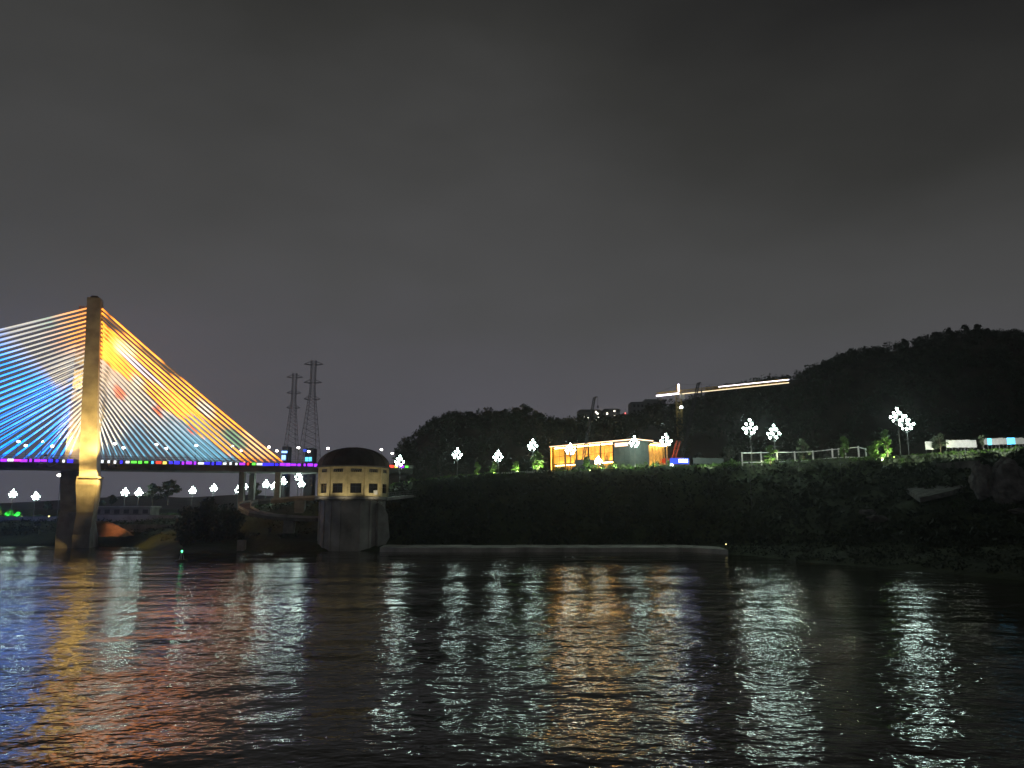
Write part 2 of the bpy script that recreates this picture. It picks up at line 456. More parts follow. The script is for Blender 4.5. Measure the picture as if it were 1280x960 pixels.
# tower: two legs that spread at the road and close at the top and at the foot
def legsec(c, w, dp):
    return [c - AX * w / 2 - NRM * dp / 2, c + AX * w / 2 - NRM * dp / 2, c + AX * w / 2 + NRM * dp / 2, c - AX * w / 2 + NRM * dp / 2]
near = [(119.2, 374, 196.5, 3.25, 3.4), (117.5, 430, 195.5, 3.4, 3.6), (114.5, 500, 194, 3.65, 3.8), (112.4, 577, 192.2, 3.95, 4.0), (112.6, 596, 192, 4.0, 4.2)]
mb = MB(); mb.loft([legsec(P(x, y, d), w, dp) for x, y, d, w, dp in near]); part(mb, 'tower_leg', 'concrete', bridge)
low = [(112.0, 598.2, 192, 4.8, 5.0), (111.5, 606, 192, 4.9, 5.0), (109.0, 640, 192.8, 3.8, 4.4), (104.5, 668, 194, 3.9, 4.6), (103, 700, 194.4, 4.0, 5.0)]
mb = MB(); mb.loft([legsec(P(x, y, d), w, dp) for x, y, d, w, dp in low]); part(mb, 'lower_leg', 'concrete', bridge)
mb = MB(); c = P(113.3, 597.1, 192); mb.box(c, (5.0, 5.4, .42), RB); part(mb, 'ledge', 'concrete', bridge)
far = [(106.5, 384, 200, 2.4, 2.6), (104, 420, 202, 2.6, 3), (101, 480, 204.6, 3.1, 3.4), (96.5, 540, 207.2, 3.6, 3.8), (92, 575, 209, 3.9, 4.0)]
mb = MB(); mb.loft([legsec(P(x, y, d), w, dp) for x, y, d, w, dp in far]); part(mb, 'tower_leg', 'concrete', bridge)
low = [(91, 584, 209, 4.5, 5.0), (90, 605, 208, 4.6, 5.0), (89.5, 640, 204, 4.1, 4.6), (90, 690, 198.5, 4.1, 4.6)]
mb = MB(); mb.loft([legsec(P(x, y, d), w, dp) for x, y, d, w, dp in low]); part(mb, 'lower_leg', 'concrete', bridge)
mb = MB()
mb.loft([legsec(P(96.5, y, 196.5), w, 9.5) for y, w in ((640, 5.6), (652, 6.6), (668, 7.4), (700, 7.8))]); part(mb, 'footing', 'concrete', bridge)
mb = MB(); mb.loft([legsec(P(119.6, y, 196.5), w, 2.4) for y, w in ((371, 1.5), (373.8, 2.3))]); part(mb, 'tower_cap', 'concrete_dark', bridge)
a_, b__ = P(101, 476, 209), P(114, 478, 202.8)
mb = MB(); mb.loft([legsec(P(101, 476, 202.5) + Vector((0, 0, z)), 2.2, 6) for z in (-2.6, 2.6)]); part(mb, 'crossbeam', 'concrete', bridge)
mb = MB(); mb.loft([legsec(P(98.5, 506, 204) + Vector((0, 0, z)), 2.2, 5) for z in (-.8, .8)]); part(mb, 'crossbeam', 'concrete', bridge)
# floodlights of the tower, with their housings
WARM = (1.0, .62, .16)
for loc, tgt, wts, ang in ((bp_(-7.5, -9.0, ZD - 1.5), P(114.0, 532, 190), 56000, 92), (bp_(9.5, -9.0, ZD - 1.5), P(115.0, 515, 190), 56000, 92),
                           (bp_(-5.5, -8.0, ZD - 2.2), P(111.0, 603, 190), 18000, 66), (bp_(7.5, -8.0, ZD - 2.2), P(111.0, 603, 190), 18000, 66),
                           (bp_(-9.8, 10.0, ZD + 1.2), P(97, 535, 206), 12000, 80), (bp_(-2.8, .5, ZD + 20.5), P(101, 474, 202), 9000, 80), (bp_(-9.8, 4.0, ZD + 1.5), P(97, 550, 206), 9000, 70)):
    spot('floodlight', bridge, loc, tgt, wts, WARM, ang, .4)
    d_ = (Vector(tgt) - Vector(loc)).normalized(); c_ = Vector(loc) - d_ * .4
    q = MB(); q.tube([c_ - d_ * .3, c_ + d_ * .2], [.22, .36], 8); part(q, 'lamp_housing', 'dark_steel', bridge)
for n_, z_, s_ in ((-9.0, -1.5, -7.5), (-9.0, -1.5, 9.5), (-8.0, -2.2, -5.5), (-8.0, -2.2, 7.5)):
    q = MB(); q.tube([bp_(s_, -.4, ZD - .8), bp_(s_, n_ + .3, ZD + z_)], .06, 5); part(q, 'lamp_bracket', 'steel', bridge)
# stay cables
def lerp(a, b, t): return tuple(x + (y - x) * t for x, y in zip(a, b))
def blob(x, y, cx, cy, rx, ry, tilt=0):
    dx, dy = x - cx, y - cy; c, s_ = math.cos(tilt), math.sin(tilt)
    u, v = (dx * c + dy * s_) / rx, (-dx * s_ + dy * c) / ry
    return max(0, min(1, 1.6 - (u * u + v * v)))
def led_colour(x, y, side, i):
    """what the light show displays at a place of the cable fan (x, y: its drawing plan)"""
    j = mnoise.noise((x / 9, y / 9, 1.3)) * .5 + .5
    if side > 0:
        top = y - (385 + (x - 124) * .785)           # distance under the top stay
        gold = lerp((2.4, .54, .03), (2.3, .72, .07), j)
        thin = lerp((.62, .48, .36), (.45, .52, .58), max(0, min(1, (y - 470) / 70)))
        teal = (.14, .42, .60)
        c = gold if top < 62 - max(0, x - 230) * .1 else lerp(thin, teal, max(0, min(1, (y - 520) / 30)))
        if 5 < top < 12 and (x < 160 or 175 < x < 225): c = (.16, .06, .01)
        for cx, cy, rx, ry, tl, k in ((157, 437, 15, 9, .6, (1.3, 1.0, .5)), (178, 462, 34, 4, .68, (.85, .70, .80)), (257, 511, 11, 7, .7, (1.2, 1.1, .85)),
                                     (325, 551, 21, 19, .7, (1.9, .80, .30)), (333, 553, 8, 6, .7, (1.9, .40, .10)), (150, 492, 10, 6, .8, (1.0, .17, .09)), (196, 513, 9, 5, .8, (1.1, .13, .05)),
                                     (240, 536, 8, 4, .8, (1.0, .15, .06)), (172, 478, 10, 7, .7, (.62, .62, .52)), (292, 548, 22, 9, .7, (.18, .38, .20))):
            w = blob(x, y, cx, cy, rx, ry, tl)
            if k[0] > .95 and k[1] < .2: w = 1 if w > .55 else 0
            if w > 0: c = lerp(c, k, w)
        return c
    c = lerp((.50, .50, .44), (.62, .58, .52), j)
    w = max(0, min(1, (x - 62) / 30)) * max(0, min(1, (446 - y) / 20)); c = lerp(c, (1.5, .50, .10), w)
    w = blob(x, y, 62, 402, 10, 8); c = lerp(c, (.40, .55, .45), w)
    edge = y - (428 + x * .78)
    w = max(0, min(1, edge / 10 + .5)) if x < 84 else max(0, min(1, (x + y - 560) / 12)) * (1 if x < 90 else 0)
    c = lerp(c, lerp((.01, .52, 2.3), (.01, .62, 2.5), j), w)
    if x > 86 and y > 482: c = lerp(c, (.60, .60, .50), .7)
    return c
NC = 28
LED = 1.4
def stay(side, i, plane):
    t_ = i / (NC - 1)
    if plane == 0: a = P(119.0 - .045 * (529 - 384) * (1 - t_), 529 + (385.5 - 529) * t_, 196.2 - 2.8 * (1 - t_)) + AX * (1.7 * side)
    else:          a = P(105.0 - 6 * (1 - t_), 529.5 + (389 - 529.5) * t_, 201 + 5 * (1 - t_)) + AX * (1.35 * side)
    s_ = 3.2 + 1.72 * i if side > 0 else -(3.6 + 2.1 * i + .085 * i * i)
    b_ = bp_(s_ - (8.5 if plane else 0), -.1 if plane == 0 else WIDE + .1, ZD + .3)
    return a, b_
for plane in (0, 1):
    for side in (1, -1):
        for i in range(NC):
            a, b_ = stay(side, i, plane)
            nseg = 26; rr = (.23 if side > 0 and i > 11 else .17 if side > 0 else .22) if plane == 0 else (.22 if side > 0 and i > 11 else .11)
            q = MB(); pts = [a.lerp(b_, k / nseg) - Vector((0, 0, 1)) * (1.1 * 4 * (k / nseg) * (1 - k / nseg) * (b_ - a).length / 130) for k in range(nseg + 1)]
            q.tube(pts, rr, 5); o = part(q, 'stay_cable', 'led_stay', bridge)
            ca = o.data.color_attributes.new('led', 'FLOAT_COLOR', 'POINT')
            vals = []
            for k, p_ in enumerate(pts):
                x, y = proj(p_); cc = led_colour(x, y, side, i)
                g_ = LED * ((1.0 if side > 0 and i > 11 else .6) if plane else 1.0)
                da = (p_ - a).length
                if side > 0 and 2.0 < da < 3.2: g_ *= .15
                if (p_ - b_).length < 1.3: g_ *= .15
                if plane and side > 0 and y > 520 and x < 300: cc = (.05, .22, .30)  # dim teal painted on the far stays as haze glow between the cables
                g_ *= .8 + .4 * random.random()
                for _ in range(5): vals += [cc[0] * g_, cc[1] * g_, cc[2] * g_, 1]
            ca.data.foreach_set('color', vals)
# approach piers
for px_, d_ in ((298, 211), (311, 219), (343.5, 213)):
    g = G(px_, d_, 0); gz = ground(px_, d_) - 1
    q = MB(); q.loft([[Vector((g.x + dx * .75, g.y + dy * .75, z)) for dx, dy in ((-1, -1), (1, -1), (1, 1), (-1, 1))] for z in (gz, ZD - 2.1)])
    part(q, 'approach_pier', 'concrete', bridge)

# street lamps of the bridge: (s along the road, near or far side)
pole_me = MB().tube([(0, 0, 0), (0, 0, 4.3)], [.09, .06], 6)
pole_me = pole_me.tube([(0, 0, 4.3), (0, -.45, 4.55)], [.05, .04], 5).mesh('pole', 'steel')
head_me = MB().lathe((0, -.55, 4.45), [(.02, -.30), (.28, -.22), (.40, 0), (.30, .22), (.02, .30)], 8).mesh('lamp_head', 'glow_street', True)
BL = [(22, 0, 'street lamp at the far left of the bridge, left of a close pair'), (33, 1, 'second street lamp from the left end of the bridge'),
      (53, 0, 'third street lamp from the left on the bridge among blue cables'), (66, 1, 'fourth street lamp from the left, last before the gold tower'),
      (143, 0, 'first street lamp right of the gold bridge tower'), (155, 1, 'second street lamp right of the gold bridge tower'),
      (195, 0, 'third street lamp right of the gold bridge tower'), (208, 1, 'fourth street lamp right of the gold bridge tower'),
      (245, 0, 'lone street lamp in the middle of the right-hand cables'), (290, 0, 'left lamp of the pair before the cream patch of cables'),
      (302, 1, 'right lamp of the pair before the cream patch of cables'), (336, 0, 'street lamp under the cream-lit ends of the cables'),
      (346, 1, 'street lamp beside the blue neon tower, left of it'), (373, 0, 'street lamp between the two blue-lit towers on the bridge'),
      (386, 1, 'street lamp just left of the intake dome on the bridge'), (410, 0, 'street lamp peeping over the left shoulder of the dome'),
      (477, 0, 'street lamp on the bridge touching the right shoulder of the dome'), (490, 1, 'last street lamp on the bridge, right of the dome')]
for px_, farside, lab in BL:
    lo, hi = -140, 170
    n_ = .35 if not farside else WIDE - .35
    for _ in range(40):
        mid = (lo + hi) / 2
        if proj(bp_(mid, n_, ZD + 4.4))[0] < px_: lo = mid
        else: hi = mid
    base = bp_(lo, n_, ZD + .1)
    L_ = thing('street_lamp', 'small white ' + lab, 'street lamp', base, 'street lamps on the bridge', math.atan2(AX.y, AX.x) + (math.pi if not farside else 0))
    inst(pole_me, 'pole', L_); inst(head_me, 'lamp_head', L_)

# ================================================================== power pylons
def pylon(px_, ytop, ybase, d, wbase, wtop, arms, label):
    top, bot = P(px_[0], ytop, d), P(px_[1], ybase, d)
    th = thing('power_pylon', label, 'pylon', (bot.x, bot.y, bot.z), 'power pylons behind the bridge')
    H_ = top.z - bot.z
    def half(u): return (wbase * (1 - u) + wtop * u) / 2 if u < .72 else wtop / 2 * (1.25 - (u - .72) * .9 if False else 1.0)
    def hw(u): return max(wtop / 2, wbase / 2 * (1 - u / .74) + wtop / 2 * min(1, u / .74))
    us = [0]
    while us[-1] < .985: us.append(min(1, us[-1] + max(.022, .075 * (1 - us[-1]))))
    cn = ((-1, -1), (1, -1), (1, 1), (-1, 1))
    for sx, sy in cn:
        q = MB(); q.tube([(sx * hw(u), sy * hw(u), u * H_) for u in us], .11, 4); lpart(q, 'leg', 'dark_steel', th)
    q = MB()
    for u0, u1 in zip(us, us[1:]):
        for a, b_ in zip(cn, cn[1:] + cn[:1]):
            p0 = (a[0] * hw(u0), a[1] * hw(u0), u0 * H_); p1 = (b_[0] * hw(u1), b_[1] * hw(u1), u1 * H_)
            p2 = (b_[0] * hw(u0), b_[1] * hw(u0), u0 * H_); p3 = (a[0] * hw(u1), a[1] * hw(u1), u1 * H_)
            q.tube([p0, p1], .055, 3); q.tube([p2, p3], .055, 3); q.tube([p0, p2], .055, 3)
    lpart(q, 'bracing', 'dark_steel', th)
    for u, L_ in arms:
        q = MB()
        for sx in (-1, 1):
            tip = (sx * L_, 0, u * H_ + .6)
            for sy in (-1, 1):
                q.tube([(sx * hw(u), sy * hw(u), u * H_), tip], .11, 3); q.tube([(sx * hw(u), sy * hw(u), u * H_ + 2.2), tip], .11, 3)
        q.tube([(-L_, 0, u * H_ + .6), (L_, 0, u * H_ + .6)], .1, 4)
        lpart(q, 'crossarm', 'dark_steel', th)
pylon((390, 385.5), 450, 600, 420, 12.5, 2.6, ((.955, 5.6), (.80, 5.2), (.66, 4.6)), 'taller, nearer lattice power pylon right behind the bridge end')
pylon((363.5, 362), 466, 600, 480, 10.5, 2.5, ((.95, 5.4), (.80, 4.8), (.66, 4.4)), 'fainter, shorter lattice power pylon left of the taller one')

# ================================================================== intake tower
zf = 0; IC = G(438.5, 184.5, 0); R_ = 8.55
intake = thing('intake_tower', 'round river intake tower with dark dome over cream drum and stained concrete shaft', 'tower', (IC.x, IC.y, 0))
zb = P(438, 620, 176).z; zt = P(438, 583, 176).z; zdome = P(438, 558.5, 181).z
q = MB(); q.lathe((0, 0, -3), [(R_ - .75, 0), (R_ - .75, zb + 3 - .75)], 48); lpart(q, 'shaft', 'stained', intake, True)
ribs = 20
for k in range(ribs):
    th = 2 * math.pi * (k + .5) / ribs
    q = MB(); q.box(((R_ - .75) * math.cos(th), (R_ - .75) * math.sin(th), (zb - .8) / 2 - 1), (.4, .5 if k % 3 else .8, zb + 2 - .6), Matrix.Rotation(th, 3, 'Z'))
    lpart(q, 'rib', 'stained', intake)
q = MB(); q.lathe((0, 0, 0), [(R_ - .8, zb - .9), (R_ + .3, zb - .75), (R_ + .3, zb - .12), (R_ - .5, zb - .1)], 48); lpart(q, 'balcony_slab', 'concrete', intake)
# drum wall with openings
NW = 12; R2 = R_ - .12; z1, z2 = zb + .75, zb + 3.0; z3, z4 = zt - 1.25, zt - .45
q = MB(); seg = 12
def ang(k, j): return -math.pi / 2 + (k + .5 - .5 + j) * 2 * math.pi / NW
def arc(q, a0, a1, za, zb_, r=R2, n=4, inn=.35):
    for i in range(n):
        t0, t1 = a0 + (a1 - a0) * i / n, a0 + (a1 - a0) * (i + 1) / n
        f_ = [(r * math.cos(t_), r * math.sin(t_)) for t_ in (t0, t1)]; g_ = [((r - inn) * math.cos(t_), (r - inn) * math.sin(t_)) for t_ in (t0, t1)]
        q.quad((*f_[0], za), (*f_[1], za), (*f_[1], zb_), (*f_[0], zb_))
        q.quad((*f_[0], zb_), (*f_[1], zb_), (*g_[1], zb_), (*g_[0], zb_)); q.quad((*g_[0], za), (*g_[1], za), (*f_[1], za), (*f_[0], za))
        if i == 0: q.quad((*g_[0], za), (*f_[0], za), (*f_[0], zb_), (*g_[0], zb_))
        if i == n - 1: q.quad((*f_[1], za), (*g_[1], za), (*g_[1], zb_), (*f_[1], zb_))
hwid = .155
for k in range(NW):
    c_ = -math.pi / 2 + math.radians(1.5) + (k + .5) * 2 * math.pi / NW; st = math.pi / NW
    arc(q, c_ - st, c_ - hwid, zb - .1, zt, n=3); arc(q, c_ + hwid, c_ + st, zb - .1, zt, n=3)
    arc(q, c_ - hwid, c_ + hwid, zb - .1, z1); arc(q, c_ - hwid, c_ + hwid, z2, z3); arc(q, c_ - hwid, c_ + hwid, z4, zt)
lpart(q, 'drum_wall', 'cream', intake)
for k in range(NW):
    c_ = -math.pi / 2 + math.radians(1.5) + (k + .5) * 2 * math.pi / NW
    if math.sin(c_) > .35: continue
    q = MB(); 
    for i in range(3):
        t0, t1 = c_ - hwid + 2 * hwid * i / 3, c_ - hwid + 2 * hwid * (i + 1) / 3; r = R2 - .3
        q.quad((r * math.cos(t0), r * math.sin(t0), z1), (r * math.cos(t1), r * math.sin(t1), z1), (r * math.cos(t1), r * math.sin(t1), z2), (r * math.cos(t0), r * math.sin(t0), z2))
    w_ = lpart(q, 'window', 'dark_glass', intake)
    q = MB(); 
    for da in (-.97, 0, .97): q.tube([((R2 - .22) * math.cos(c_ + da * hwid), (R2 - .22) * math.sin(c_ + da * hwid), z) for z in (z1, z2)], .05, 4)
    for z in (z1 + .05, (z1 + z2) / 2 + .3, z2 - .05): q.tube([((R2 - .22) * math.cos(c_ + da * hwid), (R2 - .22) * math.sin(c_ + da * hwid), z) for da in (-1, 0, 1)], .05, 4)
    o = lpart(q, 'frame', 'dark_steel', w_)
    q = MB()
    for i in range(5):
        a_ = c_ - hwid + 2 * hwid * (i + .5) / 5; q.box(((R2 - .2) * math.cos(a_), (R2 - .2) * math.sin(a_), (z3 + z4) / 2), (.1, .28, z4 - z3), Matrix.Rotation(a_, 3, 'Z'))
    lpart(q, 'vent_louvre', 'concrete_dark', intake)
q = MB()
for k in range(NW):
    c_ = -math.pi / 2 + math.radians(1.5) + k * 2 * math.pi / NW
    if math.sin(c_) > .4: continue
    q = MB(); q.box(((R2 + .06) * math.cos(c_), (R2 + .06) * math.sin(c_), (zb + zt) / 2), (.3, .5, zt - zb), Matrix.Rotation(c_, 3, 'Z')); lpart(q, 'pilaster', 'cream', intake)
q = MB(); q.lathe((0, 0, 0), [(R2 - .2, zt - .02), (R_ + .5, zt + .03), (R_ + .5, zt + .3), (R2, zt + .34)], 48); lpart(q, 'eave', 'concrete_dark', intake)
q = MB(); n_ = 14
hd = zdome - zt - .3
q.lathe((0, 0, zt + .32), [((R_ + .2) * math.cos(i / n_ * math.pi / 2), hd * math.sin(i / n_ * math.pi / 2)) for i in range(n_)] + [(.01, hd)], 48); dome_ = lpart(q, 'dome', 'dome', intake, True)
for k in range(16):
    th = 2 * math.pi * k / 16
    q = MB(); q.tube([((R_ + .24) * math.cos(i / 10 * math.pi / 2) * math.cos(th), (R_ + .24) * math.cos(i / 10 * math.pi / 2) * math.sin(th), zt + .34 + hd * 1.005 * math.sin(i / 10 * math.pi / 2)) for i in range(11)], .09, 4)
    lpart(q, 'dome_rib', 'dome', dome_)
# wing wall towards the bank
q = MB(); pr = [(0, -2), (0, zb - 1.6), (1.2, zb - 2.2), (2.6, zb - 4.2), (3.3, 3.0), (2.0, 1.0), (1.0, -2)]
Q0 = Vector((R_ * .80, -R_ * .52, 0))
dv = Vector((.75, .66, 0))
q.loft([[Q0 + dv * a - Vector((0, 0, -z)) * 1 + Vector((-.66, .75, 0)) * w for a, z in pr] for w in (-.7, .7)])
lpart(q, 'wing_wall', 'concrete', intake)
# door light and floodlights washing the drum
q = MB(); q.box((6.55, -5.4, zb + .9), (.9, .5, 1.0)); lpart(q, 'door_light_box', 'white_paint', intake)  # the door light, drawn as an unlit white-painted box
for a_, w_ in ((-2.3, 800), (-1.57, 700), (-.8, 800)):
    L0 = Vector((IC.x + (R_ + 4.4) * math.cos(a_), IC.y + (R_ + 4.4) * math.sin(a_), zb - 1.7))
    spot('floodlight', intake, L0, (IC.x + R2 * .9 * math.cos(a_), IC.y + R2 * .9 * math.sin(a_), zb + 5.2), w_, (1.0, .86, .58), 90, .5)
    q = MB(); q.tube([((R_ + .2) * math.cos(a_), (R_ + .2) * math.sin(a_), zb - .5), ((R_ + 4.4) * math.cos(a_), (R_ + 4.4) * math.sin(a_), zb - 2.0)], .05, 4); lpart(q, 'lamp_bracket', 'dark_steel', intake)
# footbridge to the bank
fb = thing('footbridge', 'low concrete footbridge joining the domed intake tower to the bank', 'footbridge', G(500, 188, zb - .5))
q = MB(); A_, B_ = G(478, 183, zb - .35), G(520, 197, zb + .9)
dd = (B_ - A_); dn = Vector((-dd.y, dd.x, 0)).normalized()
q.loft([[p_ + dn * w + Vector((0, 0, z)) for w, z in ((-1.4, 0), (1.4, 0), (1.4, -.6), (-1.4, -.6))] for p_ in (A_, B_)]); part(q, 'slab', 'concrete', fb)
for w in (-1.3, 1.3):
    q = MB()
    for z in (.5, 1.05): q.tube([A_ + dn * w + Vector((0, 0, z)), B_ + dn * w + Vector((0, 0, z))], .05, 4)
    for i in range(9): p_ = A_.lerp(B_, i / 8) + dn * w; q.tube([p_, p_ + Vector((0, 0, 1.05))], .04, 4)
    part(q, 'handrail', 'steel', fb)

# ================================================================== park lamps: a pole carrying a cluster of globes
globe_me = MB()
globe_me.lathe((0, 0, 0), [(.01, -.31), (.22, -.22), (.31, 0), (.22, .22), (.01, .31)], 8); globe_me = globe_me.mesh('globe', 'glow_globe', True)
GL = [(0, 0, 0)] + [(.85 * math.cos(a), .85 * math.sin(a), -1.0) for a in (.3, 2.4, 4.5)] + [(1.6 * math.cos(a), 1.6 * math.sin(a), -2.1) for a in (.1, 1.36, 2.6, 3.9, 5.1)] + \
     [(1.05 * math.cos(a), 1.05 * math.sin(a), -3.15) for a in (.6, 2.7, 4.8)]
arms_me = MB()
for x, y, z in GL[1:]:
    arms_me.tube([(0, 0, z - 1.1), (x * .7, y * .7, z - .75), (x, y, z - .38)], .04, 4)
arms_me = arms_me.mesh('arms', 'steel')
def park_lamp(px_, ytop, d, w, label, group, gs=1.0):
    gz = ground(px_, d); top = P(px_, ytop, d); base = G(px_, d, gz - .1); base.x = top.x
    sc = w / 18 * d / 185
    L_ = thing('park_lamp', label, 'park lamp', base, group)
    h_ = top.z - base.z
    q = MB(); q.tube([(0, 0, 0), (0, 0, .9), (0, 0, h_ - .4 * sc)], [.20, .11, .06], 6); lpart(q, 'pole', 'steel', L_)
    r0 = random.uniform(0, 1)
    inst(arms_me, 'arms', L_, (0, 0, h_), (0, 0, r0), (sc, sc, sc))
    for x, y, z in GL:
        c_, s_ = math.cos(r0), math.sin(r0)
        inst(globe_me, 'globe', L_, ((x * c_ - y * s_) * sc, (x * s_ + y * c_) * sc, h_ + z * sc), (0, 0, 0), (sc * gs * random.uniform(.85, 1.15),) * 3)
RG = 'globe-cluster lamps on the right bank promenade'
for a in [(500, 570, 201, 12.5, 'globe-cluster lamp just right of the domed intake tower'),
          (572, 561, 205, 12.5, 'globe-cluster lamp standing alone before the left wooded hill'),
          (623, 564, 205, 12.5, 'globe-cluster lamp above two small lime-green saplings'),
          (666, 550, 205, 12.5, 'globe-cluster lamp just above the rounded bright green tree'),
          (713, 555, 200, 13, 'tall globe-cluster lamp in front of the amber-lit pavilion'),
          (748, 571, 199, 9, 'low small globe-cluster lamp before the middle of the pavilion'),
          (793, 546, 200, 13, 'globe-cluster lamp at the front corner of the pavilion roof'),
          (832, 543, 200, 14.5, 'globe-cluster lamp at the right end of the pavilion'),
          (937, 525, 187, 18, 'tall globe-cluster lamp, left one of the pair behind white fence'),
          (967, 532, 189, 17, 'globe-cluster lamp, right one of the pair behind white fence'),
          (1121, 511, 178, 17, 'tallest globe-cluster lamp, left of the overlapping pair at far right'),
          (1132, 520, 183, 18, 'globe-cluster lamp, right of the overlapping pair at far right')]:
    park_lamp(*a, RG)
LG = 'globe-cluster lamps on the left bank under the bridge'
for a in [(17, 612.5, 236, 9, 'leftmost globe lamp, above the green-lit bushes under the bridge'),
          (45, 615.5, 236, 9, 'globe lamp left of the bridge tower, second from the left'),
          (157, 610.5, 240, 9, 'globe lamp under the bridge, first one right of the tower'),
          (174, 610.5, 240, 9, 'globe lamp under the bridge, second one right of the tower'),
          (241, 608.5, 235, 8.5, 'globe lamp above the left side of the dark waterside thicket'),
          (268, 605.5, 235, 8.5, 'globe lamp above the right side of the dark waterside thicket'),
          (298, 607.5, 231, 8.5, 'left globe lamp of the touching pair by the bridge piers'),
          (305.5, 603.5, 236, 8.5, 'right globe lamp of the touching pair by the bridge piers'),
          (333, 600.5, 230, 8.5, 'globe lamp above the curved ramp, left of two'),
          (343, 603.5, 231, 8, 'globe lamp above the curved ramp, right of two'),
          (354.5, 597, 225, 9, 'globe lamp over the ramp, third from the dome'),
          (373, 591, 222, 9, 'highest globe lamp just left of the domed intake tower'),
          (377, 600, 215, 8.5, 'globe lamp nearest the left wall of the intake tower')]:
    park_lamp(*a, LG)
# roadside lamp by the tower
g = P(74, 594, 226); gz = ground(74, 226)
L_ = thing('street_lamp', 'pinkish street lamp on a tall pole just left of the bridge foot', 'street lamp', (g.x, g.y, gz), 'street lamps on the bridge')
L_['group'] = 'lamp beside the bridge foot'
q = MB(); q.tube([(.6, 0, 0), (.5, 0, g.z - gz - 1.6), (0, 0, g.z - gz)], [.12, .09, .06], 6); lpart(q, 'pole', 'steel', L_)
q = MB(); q.lathe((0, 0, g.z - gz), [(.02, -.4), (.45, -.3), (.6, 0), (.4, .3), (.02, .4)], 8); lpart(q, 'lamp_head', 'glow_street', L_, True)

# ================================================================== pavilion
PC = G(797, 205, 0); PL = G(692, 229, 0); u_ = (PL - PC); u_.z = 0; LEN = u_.length; u_.normalize(); v_ = Vector((u_.y, -u_.x, 0))
zg = 20.0; ztop = P(797, 548, 205).z; HP = ztop - zg
pav = thing('pavilion', 'flat-roofed glass pavilion glowing amber behind the hedges, roof edge lit', 'building', (PC.x, PC.y, zg), None, math.atan2(v_.y, v_.x))
DP = 15.0                                      # depth of the building (local x), length along local y
q = MB(); q.box((DP / 2 + .3, LEN / 2, .35), (DP + 1.2, LEN + 1, .7)); lpart(q, 'plinth', 'concrete', pav)
q = MB(); q.box((3.3, LEN / 2, HP - .3), (8.0, LEN + 1.2, .5)); roof = lpart(q, 'roof', 'grey_panel', pav)
q = MB(); q.box((11.5, 6, HP - .75), (8.0, 13, .45)); roof2 = lpart(q, 'roof', 'grey_panel', pav)
def strip(a, b_, r, m_, parent, name='light_strip'):
    q = MB(); q.tube([a, b_], r, 4); return lpart(q, name, m_, parent)
strip((-.78, -.7, HP - .28), (-.78, LEN + .6, HP - .28), .13, 'glow_peach', roof)
strip((-.7, -.72, HP - .28), (7.3, -.72, HP - .28), .13, 'glow_peach', roof)
strip((7.6, -.6, HP - .75), (15.5, -.6, HP - .75), .12, 'glow_peach', roof2)
# grey corner block (long side y 0..7.7, short side x 0..6.2) with panel joints
for i in range(4):
    for j in range(3):
        q = MB(); y0 = .1 + i * 1.9; z0 = .75 + j * (HP - 2.9) / 3
        q.box((.15, y0 + .92, z0 + (HP - 2.9) / 6), (.2, 1.82, (HP - 2.9) / 3 - .06)); lpart(q, 'wall_panel', 'grey_panel', pav)
for i in range(3):
    for j in range(3):
        q = MB(); x0 = .3 + i * 2.0; z0 = .75 + j * (HP - 1.4) / 3
        q.box((x0 + .97, .15, z0 + (HP - 1.4) / 6), (1.92, .2, (HP - 1.4) / 3 - .06)); lpart(q, 'wall_panel', 'grey_panel', pav)
q = MB(); q.box((.55, 4, HP / 2), (.5, 7.6, HP - .8)); q.box((3.4, .55, HP / 2), (6.0, .5, HP - .8)); lpart(q, 'corner_wall', 'concrete_dark', pav)
q = MB(); q.box((.2, 5.0, HP - 1.35), (.12, 4.6, 1.0)); lpart(q, 'clerestory', 'glow_peach', pav)
# open amber hall y 7.9 .. LEN
q = MB(); q.box((5.2, (8 + LEN) / 2, HP / 2), (.3, LEN - 8, HP - .8)); lpart(q, 'back_wall', 'wood', pav)
q = MB(); q.box((2.6, (8 + LEN) / 2, HP - .62), (5.0, LEN - 8.2, .08)); lpart(q, 'ceiling', 'wood', pav)
q = MB(); q.box((2.5, (8 + LEN) / 2, 3.3), (5.0, LEN - 8.2, .35)); lpart(q, 'floor_slab', 'concrete', pav)
q = MB(); q.box((2.7, LEN - .1, HP / 2), (5.0, .25, HP - .8)); lpart(q, 'end_wall', 'wood', pav)
n_ = 14
for i in range(n_):                            # timber slats of the back wall
    y = 8.6 + (LEN - 9.2) * i / (n_ - 1)
    q = MB(); q.box((4.9, y, HP / 2 + 1.6), (.25, .28, HP - 4.4)); lpart(q, 'slat', 'wood', pav)
for i in range(6):
    y = 8.0 + (LEN - 8.3) * i / 5
    q = MB(); q.box((.25, y, HP / 2 + .05), (.32, .32, HP - 1.0)); lpart(q, 'column', 'yellow_paint' if i == 5 else 'dark_steel', pav)
for i in range(5):                             # glass panes between the columns
    y0 = 8.0 + (LEN - 8.3) * i / 5 + .2; y1 = 8.0 + (LEN - 8.3) * (i + 1) / 5 - .2
    q = MB(); q.tube([(.3, y0, 5.6), (.3, y1, 5.6)], .05, 4); q.tube([(.3, (y0 + y1) / 2, 3.5), (.3, (y0 + y1) / 2, HP - .6)], .05, 4); lpart(q, 'mullion', 'dark_steel', pav)
for i in range(13):                            # balusters of the left end
    y = LEN - 9 + i * .68
    q = MB(); q.box((.1, y, 1.9), (.12, .16, 2.4)); lpart(q, 'baluster', 'yellow_paint', pav)
q = MB(); q.box((.1, LEN - 4.8, 3.2), (.2, 9.4, .25)); lpart(q, 'lintel', 'yellow_paint', pav)
